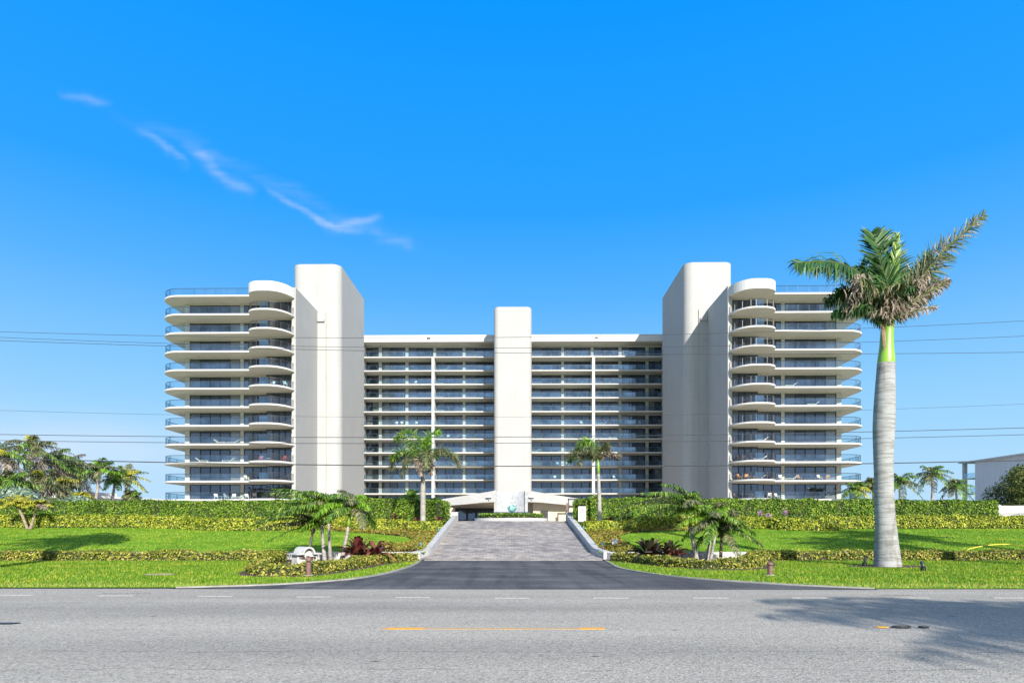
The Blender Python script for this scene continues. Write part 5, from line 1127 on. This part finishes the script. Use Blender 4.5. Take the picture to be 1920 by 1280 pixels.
# ------------------------------------------------------------------ neighbours
ho=thing('beach_house',(-52,86,1.745),'low pale mint house with flat white roof behind the left coconut palms','house')
A=pp(160,950,80);B=pp(288,950,90); d=(B-A); d.z=0; L=d.length; d.normalize(); nn=Vector((-d.y,d.x,0))
def quadbox(b,s0,s1,o0,o1,z0,z1,mi=0):
    pts=[A+d*s0+nn*o0,A+d*s1+nn*o0,A+d*s1+nn*o1,A+d*s0+nn*o1]; b.prism([(p.x,p.y) for p in pts],z0,z1,mi)
b=MB(); quadbox(b,0,L,0,8,1.7,5.15); b.build('wall',M['mint'],ho)
b=MB(); quadbox(b,-1,L+1.2,-.9,9,5.15,5.42); quadbox(b,0,L*.45,.2,7,5.42,5.9); b.build('roof',M['fascia'],ho)
for s0,s1 in ((1.6,2.2),(3.4,3.9),(4.3,5.0),(5.4,5.9),(6.6,7.2),(7.6,10.2)):
    s1=min(s1,L-.3)
    if s0<L-.5:
        f=MB(); quadbox(f,s0,s1,-.05,.0,2.9,4.75); fo=f.build('window',M['fascia'],ho); f=MB(); quadbox(f,s0+.1,s1-.1,-.08,-.051,3.0,4.65); f.build('pane',M['win'],fo,origin=wloc(ho)).location=(0,0,0)
nb=thing('neighbour_block',(100,115,1.745),'plain pale grey apartment block at the right frame edge with balconies at its far corner','apartment building')
b=MB(); b.box(92.6,118,96,128,1.7,14.6); b.build('wall',M['grey'],nb)
b=MB(); b.box(92.0,119,95,132,14.6,14.85); b.build('roof',M['fascia'],nb)
b=MB(); b.box(92.7,93.5,131.4,131.8,1.7,14.6); b.build('corner_column',M['fascia'],nb)
for k in range(4):
    b=MB(); b.box(92.6,104,128.02,131.3,2.0+3.1*k,2.2+3.1*k); b.build('balcony_slab',M['fascia'],nb); b=MB(); b.box(92.62,92.64,128.1,131.2,2.25+3.1*k,3.2+3.1*k); b.build('balcony_glass',M['rail'],nb)
gw=thing('garden_wall',(34.2,44,1.745),'white rendered garden wall with arched top and handrail at the right','wall')
b=MB(); b.box(32.2,35.9,44,44.3,1.7,2.86); b.build('wall_face',M['kerbwhite'],gw)
b=MB(); poly=[(x,2.87+.28*(1-((x-33.2)/1.3)**2)) for x in np.linspace(31.9,34.5,12)]; V=[(x,45,z) for x,z in poly]+[(x,47,z) for x,z in poly]; n=12; b.add(V,[tuple(range(n)),tuple(range(n,2*n))[::-1]]+[(i,i+1,i+n+1,i+n)[::-1] for i in range(n-1)]+[(0,n,2*n-1,n-1)]); b.build('arched_roof',M['grey'],gw)
b=MB(); b.tube([(32.0,43.6,2.3),(35.4,43.6,2.3)],.03,6)
for x in (32.2,33.3,34.4,35.3): b.tube([(x,43.6,1.75),(x,43.6,2.3)],.025,6)
b.build('handrail',M['alu'],gw)

# parked car glimpsed under the left balconies
cr=thing('parked_car',(-46.4,101.5,1.745),'white parked car whose roof shows between hedge and lowest left balcony','car')
# ------------------------------------------------------------------ balcony furniture
def lounger(mat,nm='sun_lounger'):
    t=thing(nm,(0,0,0),'','lounge chair'); b=MB(); b.box(-.95,.35,-.28,.28,.28,.34); o=loc_build(b,'seat',mat,t)
    b=MB(); b.add([(.33,-.28,.30),(.33,.28,.30),(.95,.28,.78),(.95,-.28,.78),(.38,-.28,.24),(.38,.28,.24),(1.0,.28,.73),(1.0,-.28,.73)],[(0,3,2,1),(4,5,6,7),(0,1,5,4),(1,2,6,5),(2,3,7,6),(3,0,4,7)]); loc_build(b,'backrest',mat,t)
    for x in (-.85,.3):
        for y in (-.25,.25):
            b=MB(); b.box(x-.03,x+.03,y-.03,y+.03,0,.28); loc_build(b,'leg',mat,t)
    return t
def chair(mat,cush=None):
    t=thing('patio_chair',(0,0,0),'','chair'); b=MB(); b.box(-.26,.26,-.26,.26,.38,.45); loc_build(b,'seat',cush or mat,t)
    b=MB(); b.add([(-.26,.22,.45),(.26,.22,.45),(.26,.36,.92),(-.26,.36,.92),(-.26,.27,.45),(.26,.27,.45),(.26,.41,.92),(-.26,.41,.92)],[(0,1,2,3),(5,4,7,6),(3,2,6,7),(1,5,6,2),(4,0,3,7)]); loc_build(b,'backrest',cush or mat,t)
    for x in (-.23,.23):
        for y in (-.23,.23):
            b=MB(); b.box(x-.022,x+.022,y-.022,y+.022,0,.38); loc_build(b,'leg',mat,t)
    b=MB(); b.box(-.30,-.24,-.24,.28,.58,.63); b.box(.24,.30,-.24,.28,.58,.63); loc_build(b,'armrests',mat,t); return t
def table(mat,h=.5):
    t=thing('patio_table',(0,0,0),'','table'); b=MB(); b.lathe([(.40,h-.03),(.42,h-.02),(.42,h)],(0,0,0),16); loc_build(b,'table_top',mat,t); b=MB(); b.lathe([(.2,0),(.04,.05),(.035,h-.03)],(0,0,0),10); loc_build(b,'pedestal',mat,t); return t
FL=['lowest','second','third','fourth','fifth','sixth','seventh','eighth','ninth','tenth','top']
protos={}
def place(kind,mat,k,px,zone,rz,desc):
    """zone L/R wing, l/r centre"""
    key=(kind,mat); 
    if key not in protos:
        protos[key]=None; o={'lounger':lambda:lounger(M[mat]),'chair':lambda:chair(M[mat]),'table':lambda:table(M[mat])}[kind](); protos[key]=o
    else: o=copy_tree(protos[key])
    Y={'L':F0+1.1,'R':F0+1.1,'l':136.4,'r':136.4}[zone]
    if zone in 'LR' and 470<px<553 or zone in 'LR' and 1367<px<1455: Y=F0-.6
    x=(px-960)*Y/FPX; v=Vector((x,Y-115)); c,s_=math.cos(TH),math.sin(TH)
    o.location=(v.x*c-v.y*s_*1,115+v.x*s_+v.y*c,LV(k)+.012 if True else 0); o.rotation_euler=(0,0,rz)
    zn={'L':'left wing','R':'right wing','l':'left of middle tower','r':'right of middle tower'}[zone]
    o['label']='%s on the %s balcony, %s'%(desc,FL[k],zn)[:140]; o['category']={'lounger':'lounge chair','chair':'chair','table':'table'}[kind]; o['group']='balcony furniture'
for a in (('lounger','cream',2,378,'L',3.3,'cream beanbag-like lounger'),('lounger','cream',2,428,'L',0,'tan lounger with pink cushion'),('lounger','cream',3,412,'L',3.0,'white curved lounger'),('lounger','white',3,437,'L',0,'white lounger with raised back'),
 ('chair','white',0,404,'L',.6,'leftmost white chair'),('chair','white',0,424,'L',2.5,'middle white chair'),('table','white',0,414,'L',0,'low white table'),('chair','white',0,438,'L',.3,'white chair'),('lounger','white',0,446,'L',.2,'white lounger'),('chair','white',0,462,'L',.5,'white chair by the pillar'),
 ('chair','dark',0,477,'L',.4,'dark wicker chair'),('chair','cream',1,462,'L',1,'tan storage seat'),('chair','redc',2,489,'L',0,'red chair'),('table','white',2,503,'L',0,'white table'),('chair','redc',2,532,'L',-.4,'dark pink chair'),('chair','teal',6,512,'L',0,'pale blue chair'),('chair','teal',6,535,'L',.6,'pale blue chair by the wall'),
 ('chair','wood',1,1387,'R',.5,'left teak chair'),('chair','wood',1,1400,'R',-.4,'teak chair'),('lounger','wood',1,1423,'R',0,'teak lounger'),('chair','cream',1,1464,'R',0,'cream cushioned chair'),('lounger','cream',1,1482,'R',0,'long cream lounger'),('chair','wood',1,1498,'R',.3,'teak chair right of the lounger'),('chair','cream',1,1536,'R',.3,'cream armchair'),('chair','wood',1,1551,'R',-.5,'teak chair near the rounded end'),('table','wood',1,1543,'R',0,'teak table'),
 ('chair','white',0,1457,'R',.4,'white bent chair'),('table','white',0,1466,'R',0,'white table'),('chair','white',0,1443,'R',-.5,'white bucket chair'),('chair','dark',0,1380,'R',0,'dark chair'),('lounger','white',2,1425,'R',0,'pale lounger'),('chair','dark',2,1385,'R',.3,'dark chair'),('chair','dark',2,1395,'R',-.3,'second dark chair'),
 ('lounger','white',3,1428,'R',.1,'bright white lounger'),('lounger','white',5,1523,'R',0,'white lounger'),('chair','dark',5,1398,'R',.5,'brown chair'),('lounger','white',6,1481,'R',.1,'white lounger'),('chair','dark',8,1398,'R',.5,'dark chair left'),('chair','dark',8,1442,'R',-.5,'dark chair right'),
 ('lounger','white',3,852-960+960,'l',3.1,'white lounger'),('lounger','white',3,867,'l',0,'second white lounger'),('lounger','white',5,818,'l',0,'white lounger'),('chair','white',5,838,'l',0,'white chair'),('lounger','white',5,850,'l',0,'white lounger by the pier'),('lounger','dark',5,912,'l',0,'dark lounger beside the middle tower'),
 ('chair','cream',6,741,'l',0,'cream chair'),('chair','cream',6,751,'l',.3,'second cream chair'),('chair','cream',6,778,'l',0,'single cream chair'),('lounger','redc',6,684,'l',3.1,'pink lounger by the left tower'),('lounger','white',4,690,'l',0,'white folding lounger'),('lounger','white',4,727,'l',0,'white lounger'),
 ('lounger','white',7,821,'l',3.1,'white lounger'),('lounger','white',8,819,'l',3.1,'white lounger by the fin wall'),('lounger','white',9,820,'l',3.1,'white reclined lounger'),('chair','white',7,911,'l',0,'white chair'),('lounger','white',10,830,'l',0,'white low lounger'),('chair','white',9,777,'l',0,'white chair'),
 ('chair','dark',6,1003,'r',0,'dark chair next to the middle tower'),('chair','white',6,1088,'r',.3,'white chair by the fin wall'),('lounger','white',6,1127,'r',0,'white lounger'),('chair','white',6,1180,'r',0,'white chair'),('chair','white',6,1197,'r',0,'second white chair'),('lounger','redc',7,1048,'r',0,'pinkish lounger'),
 ('lounger','dark',5,1001,'r',0,'dark lounger'),('lounger','redc',5,1040,'r',0,'pale pink lounger'),('lounger','dark',5,1094,'r',0,'dark lounger by the fin wall'),('lounger','white',5,1147,'r',0,'white lounger'),('lounger','white',4,1002,'r',0,'white lounger beside the tower'),('lounger','white',4,1052,'r',0,'white lounger by the pier'),
 ('chair','teal',3,1043,'r',0,'pale teal chair'),('chair','teal',3,1061,'r',0,'second pale teal chair'),('table','white',3,1052,'r',0,'small white table'),('lounger','dark',3,1198,'r',0,'dark lounger in the tower shade'),('chair','white',2,1038,'r',0,'white chair'),('chair','white',2,1149,'r',0,'white chair'),('chair','white',2,1164,'r',.4,'second white chair')):
    place(*a)
# the car's body
def carbody():
    x0,y0=-46.4,101.5
    b=MB(); prof=[(-2.2,.35),(-2.25,.8),(-1.5,.98),(-.85,1.42),(.3,1.5),(1.1,1.42),(1.75,1.0),(2.2,.9),(2.25,.4)]
    V=[(x0+x,y0-.85,1.745+z) for x,z in prof]+[(x0+x,y0+.85,1.745+z) for x,z in prof]; n=len(prof); b.add(V,[tuple(range(n))[::-1],tuple(range(n,2*n))]+[(i,i+n,(i+1)%n+n,(i+1)%n)[::-1] for i in range(n)]); b.build('body',M['white'],cr)
    b=MB(); b.add([(x0-1.2,y0-.86,2.75),(x0+1.3,y0-.86,2.75),(x0+.95,y0-.86,3.12),(x0-.7,y0-.86,3.12)],[(0,1,2,3)]); b.build('side_window',M['win'],cr)
    for x in (-1.4,1.4):
        b=MB(); b.tube([(x0+x,y0-.88,2.07),(x0+x,y0-.68,2.07)],.33,18); b.build('wheel',M['black'],cr)
carbody()
for o in list(bpy.data.objects):
    if o.type=='EMPTY' and not o.get('label'): print('nolabel',o.name)
